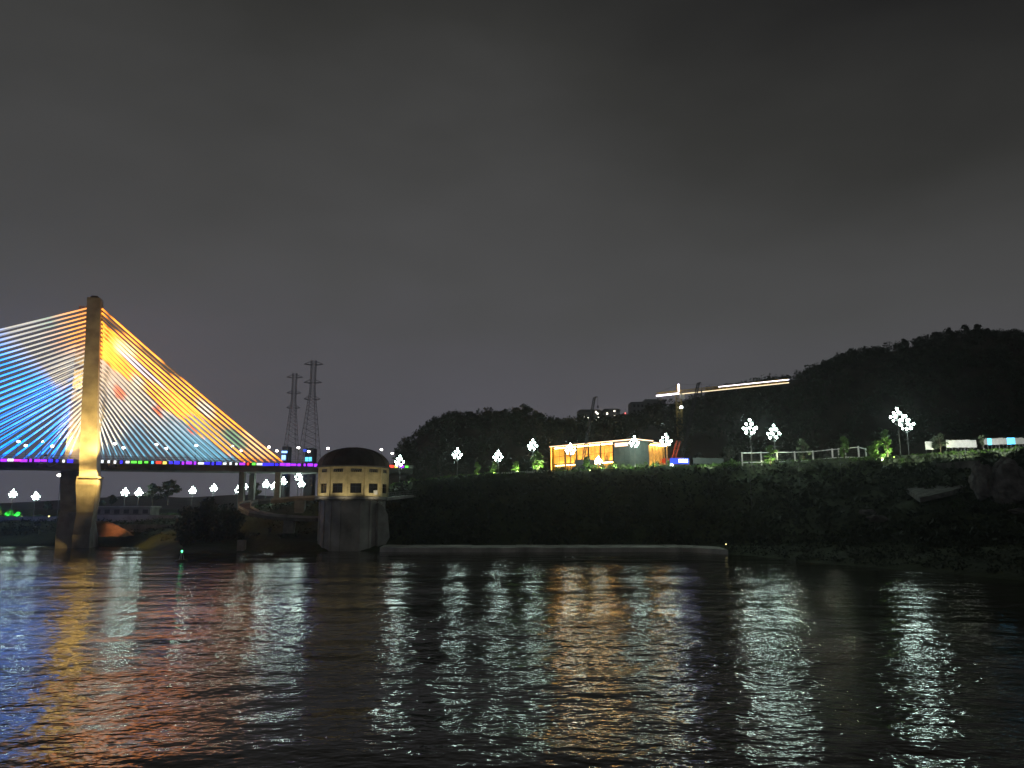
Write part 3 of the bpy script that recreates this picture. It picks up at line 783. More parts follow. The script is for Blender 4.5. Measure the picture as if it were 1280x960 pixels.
q = MB(); q.box((-.35, LEN + .25, HP / 2), (.45, .5, HP - .2)); fr = lpart(q, 'end_frame', 'yellow_paint', pav)
strip((-.65, LEN + .0, 1.2), (-.65, LEN + .0, HP - .4), .12, 'glow_amber', fr)
strip((.6, 8.4, HP - .75), (.6, LEN - .4, HP - .75), .16, 'glow_warm', pav)
strip((3.8, 8.4, 3.6), (3.8, LEN - .4, 3.6), .12, 'glow_warm', pav)
strip((.9, 8.4, 2.95), (.9, LEN - .4, 2.95), .09, 'glow_warm', pav)
# recessed amber wing on the short side x 7.8 .. 15
q = MB(); q.box((11.4, 2.2, HP / 2 - .4), (7.4, .3, HP - 1.4)); lpart(q, 'wing_wall', 'wood', pav)
for i in range(6):
    x = 8.0 + i * 1.36
    q = MB(); q.box((x, .3, HP / 2 - .4), (.16, .2, HP - 1.4), Matrix.Rotation(.0, 3, 'Y')); lpart(q, 'slat', 'wood', pav)
strip((8, .9, HP - 1.2), (14.8, .9, HP - 1.2), .14, 'glow_warm', pav)
strip((8, .9, 1.0), (14.8, .9, 1.0), .10, 'glow_warm', pav)
for i, (y, h_) in enumerate(((12, 1.7), (16, 1.2), (19.5, 1.9), (24, 1.3))):     # tables and planters in the hall
    q = MB(); q.box((2.0, y, 3.5 + h_ / 2), (1.0, 1.2, h_), None, .75); lpart(q, 'planter', 'wood', pav)

# ================================================================== cranes
def truss(q, a, b_, w, n, r, up=Vector((0, 0, 1)), tri=True):
    a, b_ = Vector(a), Vector(b_); d = (b_ - a).normalized(); s_ = d.cross(up)
    s_ = s_.normalized() if s_.length > .01 else Vector((1, 0, 0)); t_ = s_.cross(d).normalized()
    off = [-s_ * w / 2 - t_ * w / 3, s_ * w / 2 - t_ * w / 3, t_ * w * .6] if tri else [(-s_ - t_) * w / 2, (s_ - t_) * w / 2, (s_ + t_) * w / 2, (-s_ + t_) * w / 2]
    for o in off: q.tube([a + o, b_ + o], r, 4)
    for i in range(n):
        p0, p1 = a.lerp(b_, i / n), a.lerp(b_, (i + 1) / n)
        for k in range(len(off)):
            q.tube([p0 + off[k], p1 + off[(k + 1) % len(off)]], r * .6, 3); q.tube([p0 + off[k], p0 + off[(k + 1) % len(off)]], r * .6, 3)
    return q
zj = P(848, 491, 290).z; MX = P(848, 491, 290); gz = 23
tcr = thing('tower_crane', 'tower crane with a long light-trimmed jib over the wooded hill', 'tower crane', (MX.x, MX.y, gz))
q = truss(MB(), (MX.x, MX.y, gz), (MX.x, MX.y, zj - .6), 1.9, 18, .13, Vector((0, 1, 0)), False); part(q, 'mast', 'mast_paint', tcr)
J1, J0 = PZ(985, 476.5, zj), PZ(820, 494, zj); JM = Vector((MX.x, MX.y, zj))
q = truss(MB(), JM, J1, 1.5, 30, .11); jib = part(q, 'jib', 'yellow_paint', tcr)
q = truss(MB(), JM, J0, 1.5, 6, .11); cj = part(q, 'counter_jib', 'yellow_paint', tcr)
q = MB(); q.tube([JM + Vector((0, -.9, -.7)), J1 + Vector((0, -.9, -.7))], .17, 5); o = part(q, 'light_strip', 'glow_strip_warm', tcr)
q = MB(); q.tube([JM.lerp(J1, .38) + Vector((0, -1.1, .5)), J1 + Vector((0, -1.0, .4))], .15, 5); part(q, 'light_strip', 'glow_strip_white', tcr)
q = MB(); q.tube([JM + Vector((0, -.9, -.4)), J0 + Vector((0, -.9, -.4))], .34, 5); part(q, 'light_strip', 'glow_strip_white', tcr)
q = truss(MB(), JM, JM + Vector((0, 0, 3.4)), 1.0, 4, .1, Vector((0, 1, 0)), False); part(q, 'apex', 'yellow_paint', tcr)
q = MB(); q.tube([JM + Vector((0, -.7, .3)), JM + Vector((0, -.7, 3.4))], .3, 6); part(q, 'light_strip', 'glow_strip_white', tcr)
q = MB()
q.tube([JM + Vector((0, 0, 3.4)), JM.lerp(J1, .6) + Vector((0, 0, .8))], .05, 3); q.tube([JM + Vector((0, 0, 3.4)), J0 + Vector((0, 0, .6))], .05, 3); part(q, 'tie_rod', 'dark_steel', tcr)
q = MB(); q.box(J0 + Vector((1.5, -.3, -1.2)), (2.2, 1.6, 1.7)); part(q, 'counterweight', 'concrete_dark', tcr)
q = MB(); q.box(JM + Vector((1.2, -1.0, -1.5)), (1.5, 1.6, 2.0)); part(q, 'cab', 'white_paint', tcr)
fp = P(851.5, 509, 287.5)
q = MB(); q.lathe(fp, [(.05, -.5), (.55, -.4), (.7, 0), (.5, .4), (.05, .5)], 8); part(q, 'work_lamp', 'glow_white', tcr, True)

def crawler(name, label, foot, head, w, col, rz, body):
    th = thing(name, label, 'crane', (foot.x, foot.y, foot.z), 'crawler cranes on the building site')
    q = truss(MB(), foot + Vector((0, 0, 1.8)), head, w, int((head - foot).length / 1.4), .10, Vector((0, 1, 0)), False); part(q, 'boom', col, th)
    q = MB(); d = (head - foot).normalized(); q.tube([head, head + Vector((.9, 0, .25))], [.25, .12], 5); q.tube([head + Vector((.9, 0, .2)), head + Vector((.9, 0, -2.2))], .05, 3); q.box(head + Vector((.9, 0, -2.6)), (.35, .35, .7)); part(q, 'hook_block', 'dark_steel', th)
    R = Matrix.Rotation(rz, 3, 'Z')
    for s_ in (-1, 1):
        q = MB(); q.box(foot + R @ Vector((0, s_ * 1.5, .55)), (5.0, .8, 1.1), R, .86); part(q, 'crawler_track', 'dark_steel', th)
    q = MB(); q.box(foot + R @ Vector((-.8, 0, 2.1)), (4.6, 2.8, 1.7), R); part(q, 'engine_house', body, th)
    q = MB(); q.box(foot + R @ Vector((1.4, -1.5, 2.3)), (1.5, 1.1, 1.9), R, .85); cb = part(q, 'cab', body, th)
    q = MB(); q.tube([foot + R @ Vector((-2.4, 0, 3.0)), head], .04, 3); part(q, 'pendant_line', 'dark_steel', th)
f_ = G(728, 204.5, ground(728, 204.5)); crawler('crawler_crane', 'crawler crane with a thin dark boom rising in front of the pavilion', f_, P(743, 497, 204), .55, 'dark_steel', 2.6, 'dark_steel')
f_ = G(851, 236, ground(851, 236)); crawler('crawler_crane', 'crawler crane with dark boom crossing the light-trimmed jib', f_, P(873, 479, 236), .7, 'dark_steel', .4, 'yellow_paint')
f_ = G(841, 214, ground(841, 214)); crawler('crawler_crane', 'crawler crane with a short red boom at the pavilion end', f_, P(848, 551, 214), 1.0, 'red_paint', .3, 'red_paint')

# ================================================================== signs, hoardings, fences on the right bank
def plank(name, a, b_, z0, z1, th_, material, parent):
    a, b_ = Vector(a), Vector(b_); d = b_ - a; d.z = 0; n_ = Vector((-d.y, d.x, 0)).normalized() * th_ / 2
    q = MB(); q.loft([[p_ - n_ + Vector((0, 0, z0)), p_ + n_ + Vector((0, 0, z0)), p_ + n_ + Vector((0, 0, z1)), p_ - n_ + Vector((0, 0, z1))] for p_ in (a, b_)])
    return part(q, name, material, parent)
gz = ground(850, 197)
A_, B_ = G(838, 198, gz), G(861.5, 198.5, gz)
zA0, zA1 = P(838, 580, 198).z - gz, P(838, 572.5, 198).z - gz
sg = thing('hoarding_sign', 'low blue lit sign with white lettering beside the pavilion', 'sign', A_)
plank('board', A_, B_, zA0, zA1, .12, 'glow_bluesign', sg)
for i, f in enumerate((.48, .56, .64, .72, .82, .90)):                         # white characters, too small to read
    p_ = A_.lerp(B_, f) + Vector((0, -.12, (zA0 + zA1) / 2 + .1))
    for dx, dz, w, h_ in ((0, .0, .10, .95), (0, .28, .34, .09), (0, -.1, .30, .09), (-.13, -.3, .07, .4), (.13, -.25, .07, .4)):
        q = MB(); q.box(p_ + Vector((dx, 0, dz)), (w, .05, h_)); part(q, 'letter_stroke', 'glow_strip_white', sg)
for f in (.05, .5, .95):
    p_ = A_.lerp(B_, f); q = MB(); q.tube([p_ + Vector((0, .1, 0)), p_ + Vector((0, .1, zA0 + .2))], .06, 4); part(q, 'post', 'steel', sg)
p_ = A_ + Vector((.3, -.3, zA0 - .3)); q = MB(); q.lathe(p_, [(.02, -.3), (.3, -.2), (.38, 0), (.25, .25), (.02, .3)], 8); part(q, 'lamp', 'glow_white', sg, True)

def panel_wall(name, label, cat, x0, d0, x1, d1, y0b, y0t, npan, material, group=None, alt=None):
    gz_ = ground((x0 + x1) / 2, (d0 + d1) / 2)
    A, B = G(x0, d0, gz_), G(x1, d1, gz_)
    za, zb_ = P(x0, y0b, d0).z - gz_, P(x0, y0t, d0).z - gz_
    th = thing(name, label, cat, A, group)
    for i in range(npan):
        p0, p1 = A.lerp(B, (i + .02) / npan), A.lerp(B, (i + .98) / npan)
        mt = material if not (alt and i in alt) else alt[i]
        plank('panel', p0, p1, za + random.uniform(-.05, .05), zb_ + random.uniform(-.06, .06), .08, mt, th)
        q = MB(); p_ = A.lerp(B, i / npan); q.tube([p_ + Vector((0, .12, -.5)), p_ + Vector((0, .12, zb_ + .1))], .05, 4); part(q, 'post', 'steel', th)
    return th
panel_wall('site_hoarding', 'grey sheet hoarding between the blue sign and the bushes', 'hoarding', 867, 200, 905, 203, 579.5, 572, 10, 'grey_panel')
panel_wall('site_hoarding', 'pale sheet hoarding with stepped top left of the far right end', 'hoarding', 1184, 176, 1222, 175, 559.5, 550.5, 10, 'white_paint')
panel_wall('site_hoarding', 'pale sheet hoarding with two glowing blue panels at far right', 'hoarding', 1231, 174, 1290, 172, 556, 548, 12, 'white_paint', None, {1: 'glow_cyan', 7: 'glow_cyan', 6: 'glow_cyan'})
sgn = thing('notice_board', 'blank white board left of the leafy tree at far right', 'board', G(1161, 177, ground(1161, 177)))
pa, pb = P(1157, 562, 177), P(1166, 552, 177)
q = MB(); q.box(((pa.x + pb.x) / 2, pa.y, (pa.z + pb.z) / 2), (pb.x - pa.x, .1, pb.z - pa.z)); part(q, 'board', 'white_paint', sgn)
for x in (pa.x + .2, pb.x - .2):
    q = MB(); q.tube([(x, pa.y + .1, sgn.location.z - .2), (x, pa.y + .1, pb.z)], .05, 4); part(q, 'post', 'steel', sgn)
# white fence
fence = thing('site_fence', 'white post-and-rail fence with wire mesh along the bank top', 'fence', G(1000, 182, ground(1000, 182)))
FP = [(928, 188, 566, 580), (952, 187, 565.5, 579.5), (972, 186.5, 565, 579), (994, 185.5, 565, 578.5), (1017, 184.5, 564, 577), (1041, 183.5, 561.5, 574), (1049, 183.3, 561, 573.5), (1057, 183, 560, 573), (1074, 182, 558.5, 573.5), (1083, 186, 561, 573)]
prev = None
for i, (x, d, yt, yb) in enumerate(FP):
    a, b_ = P(x, yb, d), P(x, yt, d); b_.x = a.x
    q = MB(); q.box((a.x, a.y, (a.z + b_.z) / 2 - .2), (.30, .30, b_.z - a.z + .7)); part(q, 'post', 'white_paint', fence)
    if prev:
        pa, pb = prev
        for u, r in ((.97, .12), (.12, .11)):
            q = MB(); q.tube([pa.lerp(pb, u), a.lerp(b_, u)], r, 4); part(q, 'rail', 'white_paint', fence)
        q = MB()
        for k in range(1, 9):
            q.tube([pa.lerp(a, k / 9) + Vector((0, 0, .2)), pb.lerp(b_, k / 9)], .018, 3)
        for k in range(1, 4): q.tube([pa.lerp(pb, .12 + .21 * k), a.lerp(b_, .12 + .21 * k)], .018, 3)
        part(q, 'mesh_panel', 'steel', fence)
    prev = (a, b_)

# ================================================================== plants
def grow(n_leaf, size, shape, seed, nb=6, mat_='leaf_mid', trunk_h=.35, lobes=9, shell=.35):
    """unit tree, height 1: returns (trunk mesh, crown mesh)"""
    rg = np.random.default_rng(seed); rr = random.Random(seed)
    q = MB(); lean = rr.uniform(-.03, .03)
    q.tube([(0, 0, -.02), (lean, .01, trunk_h * .6), (lean * 2, 0, trunk_h + .35)], [.028, .020, .009], 6)
    w, h0, h1 = shape
    c = MB()
    for k in range(lobes):
        a = rr.uniform(0, 6.283); u = (k + .5) / lobes; z = h0 + (h1 - h0) * u
        wr = w * (math.sin(math.pi * (.18 + .76 * u)) ** .8) * rr.uniform(.3, .75)
        x, y = wr * math.cos(a), wr * math.sin(a)
        q.tube([(lean * 2, 0, max(trunk_h * .7, z - .25)), (x * .6, y * .6, z - .05), (x, y, z)], [.010, .007, .003], 4)
        lr = w * rr.uniform(.34, .55)
        c.leaves((x, y, z), (lr, lr, lr * rr.uniform(.55, .95)), n_leaf // lobes, size, shell, rg)
    return q.mesh('trunk', 'bark'), c.mesh('crown', mat_)
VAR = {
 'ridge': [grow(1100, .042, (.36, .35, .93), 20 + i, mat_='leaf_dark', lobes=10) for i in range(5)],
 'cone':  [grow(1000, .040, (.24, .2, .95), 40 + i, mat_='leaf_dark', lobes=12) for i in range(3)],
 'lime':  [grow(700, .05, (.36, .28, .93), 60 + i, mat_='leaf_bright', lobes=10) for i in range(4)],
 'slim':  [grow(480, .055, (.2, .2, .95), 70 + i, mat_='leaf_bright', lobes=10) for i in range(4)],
 'pale':  [grow(240, .055, (.30, .25, .93), 80 + i, mat_='leaf_pale', lobes=9) for i in range(2)],
 'wispy': [grow(200, .04, (.42, .3, .95), 90 + i, mat_='leaf_dark', lobes=12, shell=.1) for i in range(3)],
}
def tree(name, kind, i, px_, ybase, ytop, d, label, group=None, wide=1.0, z=None, cat='tree'):
    top = P(px_, ytop, d); bz = P(px_, ybase, d).z if z is None else z
    h_ = top.z - bz
    T = thing(name, label, cat, (top.x, top.y, bz), group, random.uniform(0, 6))
    tm, cm = VAR[kind][i % len(VAR[kind])]
    inst(tm, 'trunk', T, sc=(h_, h_, h_)); inst(cm, 'crown', T, sc=(h_ * wide, h_ * wide, h_))
    return T
UP = {597: (250, 'the slim olive-brown sapling'), 617: (1800, 'the broad lime sapling'), 645: (2000, 'the pointed lime sapling'), 672: (3600, 'the round tree left of the pavilion'), 735: (900, 'the dark young tree before the hall'), 962: (2600, 'the sapling before the white fence'),
      1003: (700, 'the feathery tree behind the fence'), 1054: (1500, 'the slim tree at the fence right part'), 1096: (2400, 'the bush-like tree right of the fence'), 1106: (4200, 'the tall thin lime tree'), 1173: (700, 'the tree beside the white board')}
ORD = ['first', 'second', 'third', 'fourth', 'fifth', 'sixth', 'seventh', 'eighth', 'ninth', 'tenth', 'eleventh', 'twelfth', 'thirteenth', 'fourteenth', 'fifteenth', 'sixteenth', 'seventeenth', 'eighteenth', 'nineteenth', 'twentieth']
SG = 'young lamp-lit trees on the right bank'
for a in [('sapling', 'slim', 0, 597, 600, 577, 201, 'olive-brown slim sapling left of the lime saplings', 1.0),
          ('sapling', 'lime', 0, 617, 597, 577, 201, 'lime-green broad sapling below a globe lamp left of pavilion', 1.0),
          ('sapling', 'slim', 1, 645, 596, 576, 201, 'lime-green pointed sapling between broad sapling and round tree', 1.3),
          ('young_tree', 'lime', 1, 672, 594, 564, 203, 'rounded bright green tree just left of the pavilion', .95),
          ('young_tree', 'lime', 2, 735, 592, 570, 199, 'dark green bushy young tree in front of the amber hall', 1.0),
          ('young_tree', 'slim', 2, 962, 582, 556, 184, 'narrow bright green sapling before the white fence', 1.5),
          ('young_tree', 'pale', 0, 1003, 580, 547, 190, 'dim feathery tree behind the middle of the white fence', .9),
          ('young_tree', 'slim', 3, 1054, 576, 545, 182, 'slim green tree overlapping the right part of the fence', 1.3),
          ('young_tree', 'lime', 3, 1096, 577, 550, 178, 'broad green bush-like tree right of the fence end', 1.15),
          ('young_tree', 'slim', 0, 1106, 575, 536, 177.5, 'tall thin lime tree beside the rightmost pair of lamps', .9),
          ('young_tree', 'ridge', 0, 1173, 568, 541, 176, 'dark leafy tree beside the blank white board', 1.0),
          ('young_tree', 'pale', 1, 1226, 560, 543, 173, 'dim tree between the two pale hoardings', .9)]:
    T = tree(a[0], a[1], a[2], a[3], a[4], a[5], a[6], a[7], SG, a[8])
    w_ = UP.get(a[3])
    if w_:
        w_, sh_ = w_
        b_ = Vector(T.location) + Vector((.3, -2.2, 0)); h_ = P(a[3], a[5], a[6]).z - T.location.z
        gl = ground(a[3], b_.y); b_.z = max(gl, T.location.z - .3)
        fl = thing('unseen_uplight', 'added uplight brightening ' + sh_, 'lamp', b_, 'garden uplights')  # added lamp, put in only to brighten this young tree
        spot('beam', fl, b_ + Vector((0, 0, .3)), Vector(T.location) + Vector((0, 0, h_ * .62)), w_, (.85, 1.0, .55), 110, .12)
        q = MB(); q.tube([(0, 0, -.3), (0, 0, .1)], .05, 5); q.lathe((0, 0, .1), [(.06, 0), (.16, .05), (.2, .15)], 8); lpart(q, 'housing', 'dark_steel', fl)
tree('bare_tree', 'wispy', 0, 549, 606, 570, 199, 'dark wispy tree right of the dome before the left hill', None, 1.15)
tree('bare_tree', 'wispy', 1, 530, 607, 588, 198, 'low dark wispy bush-tree right of the footbridge', None, 1.3)
tree('bare_tree', 'wispy', 2, 911, 580, 558, 201, 'thin sparse sapling behind the grey hoarding', None, .7)
# skyline trees
rr = random.Random(5)
for k, (px_, dy, kd) in enumerate([(868, 9, 'ridge'), (884, 10, 'cone'), (899, 9, 'ridge'), (926, 13, 'ridge'), (956, 12, 'cone'), (978, 9, 'ridge'), (1022, 10, 'ridge'), (1040, 11, 'ridge'), (1064, 14, 'cone'),
                                 (1085, 9, 'ridge'), (1105, 10, 'ridge'), (1130, 15, 'cone'), (1150, 13, 'ridge'), (1170, 14, 'ridge'), (1186, 16, 'cone'), (1207, 18, 'cone'), (1222, 18, 'cone'), (1236, 13, 'ridge'), (1255, 10, 'ridge'), (1272, 13, 'ridge')]):
    y = ryR(px_); tree('hillside_tree', kd, k, px_, y + 9, y - dy + 2, 333, ORD[k] + ' skyline tree from the left on the high right-hand hill', 'skyline trees of the right hill', 1.15)
for k, (px_, dy, kd) in enumerate([(529, 5, 'ridge'), (553, 7, 'ridge'), (572, 6, 'ridge'), (592, 6, 'ridge'), (608, 9, 'cone'), (632, 12, 'cone'), (645, 13, 'ridge'), (658, 15, 'ridge'), (671, 13, 'ridge'), (699, 13, 'ridge'), (712, 11, 'ridge'), (770, 6, 'ridge'), (782, 9, 'ridge')]):
    y = ryL(px_); tree('hillside_tree', kd, k + 2, px_, y + 10, y - dy + 2, 299, ORD[k] + ' skyline tree from the left on the lower left wooded hill', 'skyline trees of the left hill', 1.3)
for k, (px_, y0, y1, d, lab) in enumerate([(193, 632, 604, 245, 'hazy tree under the bridge left of the dark thicket'), (212, 630, 600, 245, 'hazy tall tree under the bridge above the thicket'), (140, 634, 618, 262, 'small hazy tree beside the right of the bridge foot'),
                                            (128, 640, 626, 238, 'small grey tree close to the bridge foot'), (319, 625, 604, 240, 'dark tree between the approach piers of the bridge'), (60, 642, 626, 250, 'hazy tree left of the bridge foot')]):
    tree('bank_tree', 'ridge', k, px_, y0, y1, d, lab, 'hazy trees under the bridge', 1.15)
# forest masses
def forest(name, ry, xs, fd, rd, n, kindlabel, h=(7, 12)):
    q = MB(); rg = np.random.default_rng(len(name) + n); r2 = random.Random(n)
    for _ in range(n):
        px_ = r2.uniform(*xs); u = r2.random() ** .8 * .97; R = P(px_, ry(px_), rd); z0 = ground(px_, fd) - 1.5
        z = z0 + (R.z - z0) * (math.sin(u * math.pi / 2) ** 1.25); d = fd + (rd - fd) * u; g = G(px_, d, z); hh = r2.uniform(*h) * (1 if u < .55 else max(.22, 1 - (u - .55) * 1.9))
        for s_ in range(3):
            q.leaves((g.x + r2.uniform(-1, 1) * hh * .2, g.y + r2.uniform(-1, 1) * hh * .2, z + hh * (.25 + .2 * s_)), (max(2, hh * .34), max(2, hh * .34), hh * .26), 30, max(.4, hh * .07), .3, rg)
    o = q.build(name, 'leaf_dark'); tag(o, kindlabel, 'woods', None, 'stuff')
forest('woods', ryR, (800, 1420), 264, 334, 620, 'dense dark wood covering the high right-hand hill')
forest('woods', ryL, (496, 800), 247, 299, 260, 'dense dark wood covering the lower left hill', (5, 9))
# hedges and shrubs along the bank top
def shrub_mesh(seed, n, mat_, size=.1):
    rg = np.random.default_rng(seed); r2 = random.Random(seed); q = MB()
    for k in range(8):
        a = r2.uniform(0, 6.28); r = r2.uniform(0, .62); q.leaves((r * math.cos(a), r * math.sin(a), r2.uniform(.18, .62)), (.36, .36, .32), n // 8, size, .3, rg)
    return q.mesh('foliage', mat_)
stem = MB()
for k in range(5):
    a = k * 1.26; stem.tube([(0, 0, -.1), (.25 * math.cos(a), .25 * math.sin(a), .3), (.45 * math.cos(a), .45 * math.sin(a), .55)], [.03, .02, .01], 4)
stem = stem.mesh('stem', 'bark')
SH = {m_: [shrub_mesh(100 + i + 7 * j, 260, m_) for i in range(4)] for j, m_ in enumerate(('leaf_mid', 'leaf_bright', 'leaf_dark', 'leaf_pale'))}
def shrub(px_, d, w, h_, mat_, label, group, k=0, z=None):
    gz_ = ground(px_, d) if z is None else z
    T = thing('shrub', label, 'shrub', G(px_, d, gz_ - .1), group, random.uniform(0, 6)); T.scale = (w, w, h_)
    inst(SH[mat_][k % 4], 'foliage', T); inst(stem, 'stem', T)
xs = [697, 703, 722, 745, 753, 762, 770, 778, 786, 793, 801, 808, 815, 822, 829, 836]
for k, x in enumerate(xs):
    shrub(x, 201.2 + (k % 3) * .5, 1.5, random.uniform(1.7, 2.8) if x > 740 else 1.6, 'leaf_mid' if k % 3 else 'leaf_bright', ORD[k] + ' hedge shrub from the left in front of the pavilion', 'hedge shrubs before the pavilion', k)
for k, (x, d, w, h_, lab) in enumerate([(913, 190, 1.9, 2.3, 'bright green bush left of the white fence, right one'), (921, 189, 1.6, 1.5, 'low lime bush touching the left post of the white fence'), (906, 190, 1.6, 2.6, 'bright green bush left of the white fence, left one'),
                                        (1091, 179, 1.7, 2.2, 'green bush at the right end of the white fence'), (517, 199, 1.5, 1.4, 'dim green bush at the bank end of the footbridge'), (608, 199.5, 1.2, 1.3, 'pale low shrub beneath the saplings left of pavilion')]):
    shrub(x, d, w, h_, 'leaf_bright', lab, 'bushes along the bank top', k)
for k, x in enumerate(range(1118, 1230, 8)):
    shrub(x, 172.5 + (k % 2), 1.3, random.uniform(.8, 1.4), 'leaf_bright' if k % 2 else 'leaf_mid', ORD[k] + ' low shrub from the left along the far right bank edge', 'low shrubs along the far right bank edge', k)
# ground cover: rough growth on the slope, and grass on the bank top
def cover(name, xs, ds, n, size, mat_, label, lift=.2, cl=6):
    q = MB(); r2 = random.Random(n); rg = np.random.default_rng(n)
    for _ in range(n // cl):
        px_ = r2.uniform(*xs); pr = profile(px_); a, b_ = ds; d0 = pr[int(a)][0] + (a % 1) * (pr[int(a) + 1][0] - pr[int(a)][0]); d1 = pr[int(b_)][0] + (b_ % 1) * (pr[int(b_) + 1][0] - pr[int(b_)][0])
        d = r2.uniform(d0, d1); g = G(px_, d, ground(px_, d)); s_ = size * r2.uniform(.6, 1.6)
        q.leaves((g.x, g.y, g.z + lift * s_), (s_ * 2.0, s_ * 2.0, s_ * 1.1), cl, s_ * .55, .2, rg)
    tag(q.build(name, mat_), label, 'plants', None, 'stuff')
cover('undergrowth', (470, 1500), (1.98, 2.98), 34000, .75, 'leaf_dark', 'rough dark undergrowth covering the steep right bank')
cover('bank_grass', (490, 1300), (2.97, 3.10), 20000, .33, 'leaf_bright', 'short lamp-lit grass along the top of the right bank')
cover('undergrowth', (-60, 400), (2.0, 3.0), 7000, .45, 'leaf_dark', 'thin rough growth on the low left bank')
cover('bank_grass', (-60, 400), (3.0, 3.3), 6000, .4, 'leaf_mid', 'dim grass on the left bank promenade edge')

# ================================================================== left bank things
thk = thing('thicket', 'big dark thicket of bushes at the water left of the intake tower', 'thicket', G(258, 184, 0))
q = MB(); r2 = random.Random(8)
for k in range(46):
    x = r2.uniform(225, 296); d = r2.uniform(178, 190); top = 9.0 + 2.2 * math.sin((x - 222) / 80 * math.pi) - 3.2 * max(0, (238 - x) / 18) ; z = r2.uniform(2, max(3, top))
    g = G(x, d, z); q.leaves(g, (2.2, 2.2, 1.7), 110, .45, .25)
part(q, 'foliage', 'leaf_dark', thk)
q = MB()
for k in range(9):
    x = 232 + k * 7; g = G(x, 184, ground(x, 184) - .3); q.tube([g, g + Vector((r2.uniform(-1, 1), 0, 4)), g + Vector((r2.uniform(-2, 2), 0, 8))], [.18, .12, .04], 5)
part(q, 'stem', 'bark', thk)
# curved ramp and its piers
ramp_ = thing('curved_ramp', 'curved concrete walkway ramp looping left of the intake tower', 'walkway', G(350, 195, 9))
path = [P(398, 622, 203), P(370, 623, 206), P(340, 625.5, 207), P(318, 627, 205), P(306, 630, 200), P(306, 635, 195), P(318, 641, 190.5), P(340, 645, 188), P(366, 647, 187), P(396, 648, 187)]
secs = []
for i, p_ in enumerate(path):
    d = path[min(i + 1, len(path) - 1)] - path[max(i - 1, 0)]; n_ = Vector((-d.y, d.x, 0)).normalized()
    secs.append([p_ + n_ * w + Vector((0, 0, z)) for w, z in ((-1.6, 0), (1.6, 0), (1.6, -.8), (-1.6, -.8))])
q = MB(); q.loft(secs); part(q, 'deck', 'concrete_dark', ramp_)
for sgn_ in (0, 1):
    q = MB(); q.loft([[s_[sgn_] + Vector((0, 0, z)) + (s_[1 - sgn_] - s_[sgn_]).normalized() * w for w, z in ((.02, .02), (.22, .02), (.22, .55), (.02, .55))] for s_ in secs]); part(q, 'parapet', 'concrete', ramp_)
for x, yt, yb, d, w in ((375.5, 625.6, 639, 201, 12), (362, 648.5, 664, 187.5, 12.5), (302.5, 675, 688, 173, 8)):
    a, b_ = P(x, yt, d), P(x, yb, d); ww = w / F * d
    q = MB(); q.loft([[Vector((a.x + dx * ww / 2, a.y + dy * .9, z)) for dx, dy in ((-1, -1), (1, -1), (1, 1), (-1, 1))] for z in (b_.z - .5, a.z)])
    if x > 310: part(q, 'pier', 'concrete', ramp_)
    else:
        o = q.build('concrete_block', 'concrete', origin=b_); tag(o, 'small pale concrete block at the water right of the thicket', 'block')
# retaining walls and embankment steps right of the bridge foot
for x0, x1, y, d0, d1, h_, lab in ((-60, 76, 646.5, 230, 230.5, .9, 'pale lit kerb wall along the left bank path'), (118, 224, 645.5, 229, 226, 1.2, 'long low retaining wall right of the bridge foot, upper one'), (120, 222, 656.5, 217, 208, 1.0, 'long low retaining wall right of the bridge foot, lower one')):
    a, b_ = P(x0, y, d0), P(x1, y, d1); a.z -= .2; b_.z = a.z
    wl = thing('retaining_wall', lab, 'wall', a, 'low walls on the left bank')
    for i in range(8): plank('wall_block', a.lerp(b_, (i + .01) / 8), a.lerp(b_, (i + .99) / 8), -h_ * 1.6, h_ * .5, .5, 'concrete', wl)
shed = thing('bank_shed', 'low dark flat-roofed building right of the bridge foot', 'building', G(150, 236, ground(150, 236)))
a, b_ = P(118, 645, 236), P(190, 634, 236)
q = MB(); q.box(((a.x + b_.x) / 2, 238, (a.z + b_.z) / 2 - .5), (b_.x - a.x, 6, b_.z - a.z + 1)); part(q, 'wall', 'concrete_dark', shed)
q = MB(); q.box(((a.x + b_.x) / 2, 238, b_.z + .15), (b_.x - a.x + 1, 7, .3)); part(q, 'roof', 'concrete', shed)
for i in range(6):
    x = a.x + (b_.x - a.x) * (i + .5) / 6; q = MB(); q.box((x, 234.95, (a.z + b_.z) / 2), (1.6, .12, 1.3)); part(q, 'window', 'dark_glass', shed)
# orange-lit spoil heap and second one
def mound(name, label, x0, x1, yt, yb, d, mat_):
    a, b_, c_ = P(x0, yb, d), P(x1, yb, d), P((x0 + x1) / 2, yt, d); q = MB(); nx, ny = 18, 8; base = min(a.z, b_.z) - .5
    for i in range(nx + 1):
        for j in range(ny + 1):
            u, v = i / nx, j / ny; hgt = (c_.z - base) * (math.sin(math.pi * min(1, u * .6 + .35)) * (1 - abs(2 * v - 1) ** 1.5)) * (1 if 0 < i < nx else 0)
            x = a.x + (b_.x - a.x) * u; q.v.append((x, d - 3 + 6 * v, base + max(0, hgt + fbm(x, v * 6, 2) * .35)))
    for i in range(nx):
        for j in range(ny): k = i * (ny + 1) + j; q.f.append((k, k + ny + 1, k + ny + 2, k + 1))
    return tag(q.build(name, mat_, smooth=True, origin=G((x0 + x1) / 2, d, base)), label, 'mound')
mo = mound('spoil_heap', 'orange-lit heap of earth on the shore right of the bridge foot', 114, 162, 651, 668, 205, 'sand')
spot('floodlight', None, P(128, 588, 193), P(136, 664, 205), 9000, (1.0, .42, .16), 34, .3)
hs = thing('floodlight_post', 'small lamp hanging under the bridge beside the gold tower', 'lamp', P(128, 588, 193) + Vector((0, .6, .1)))
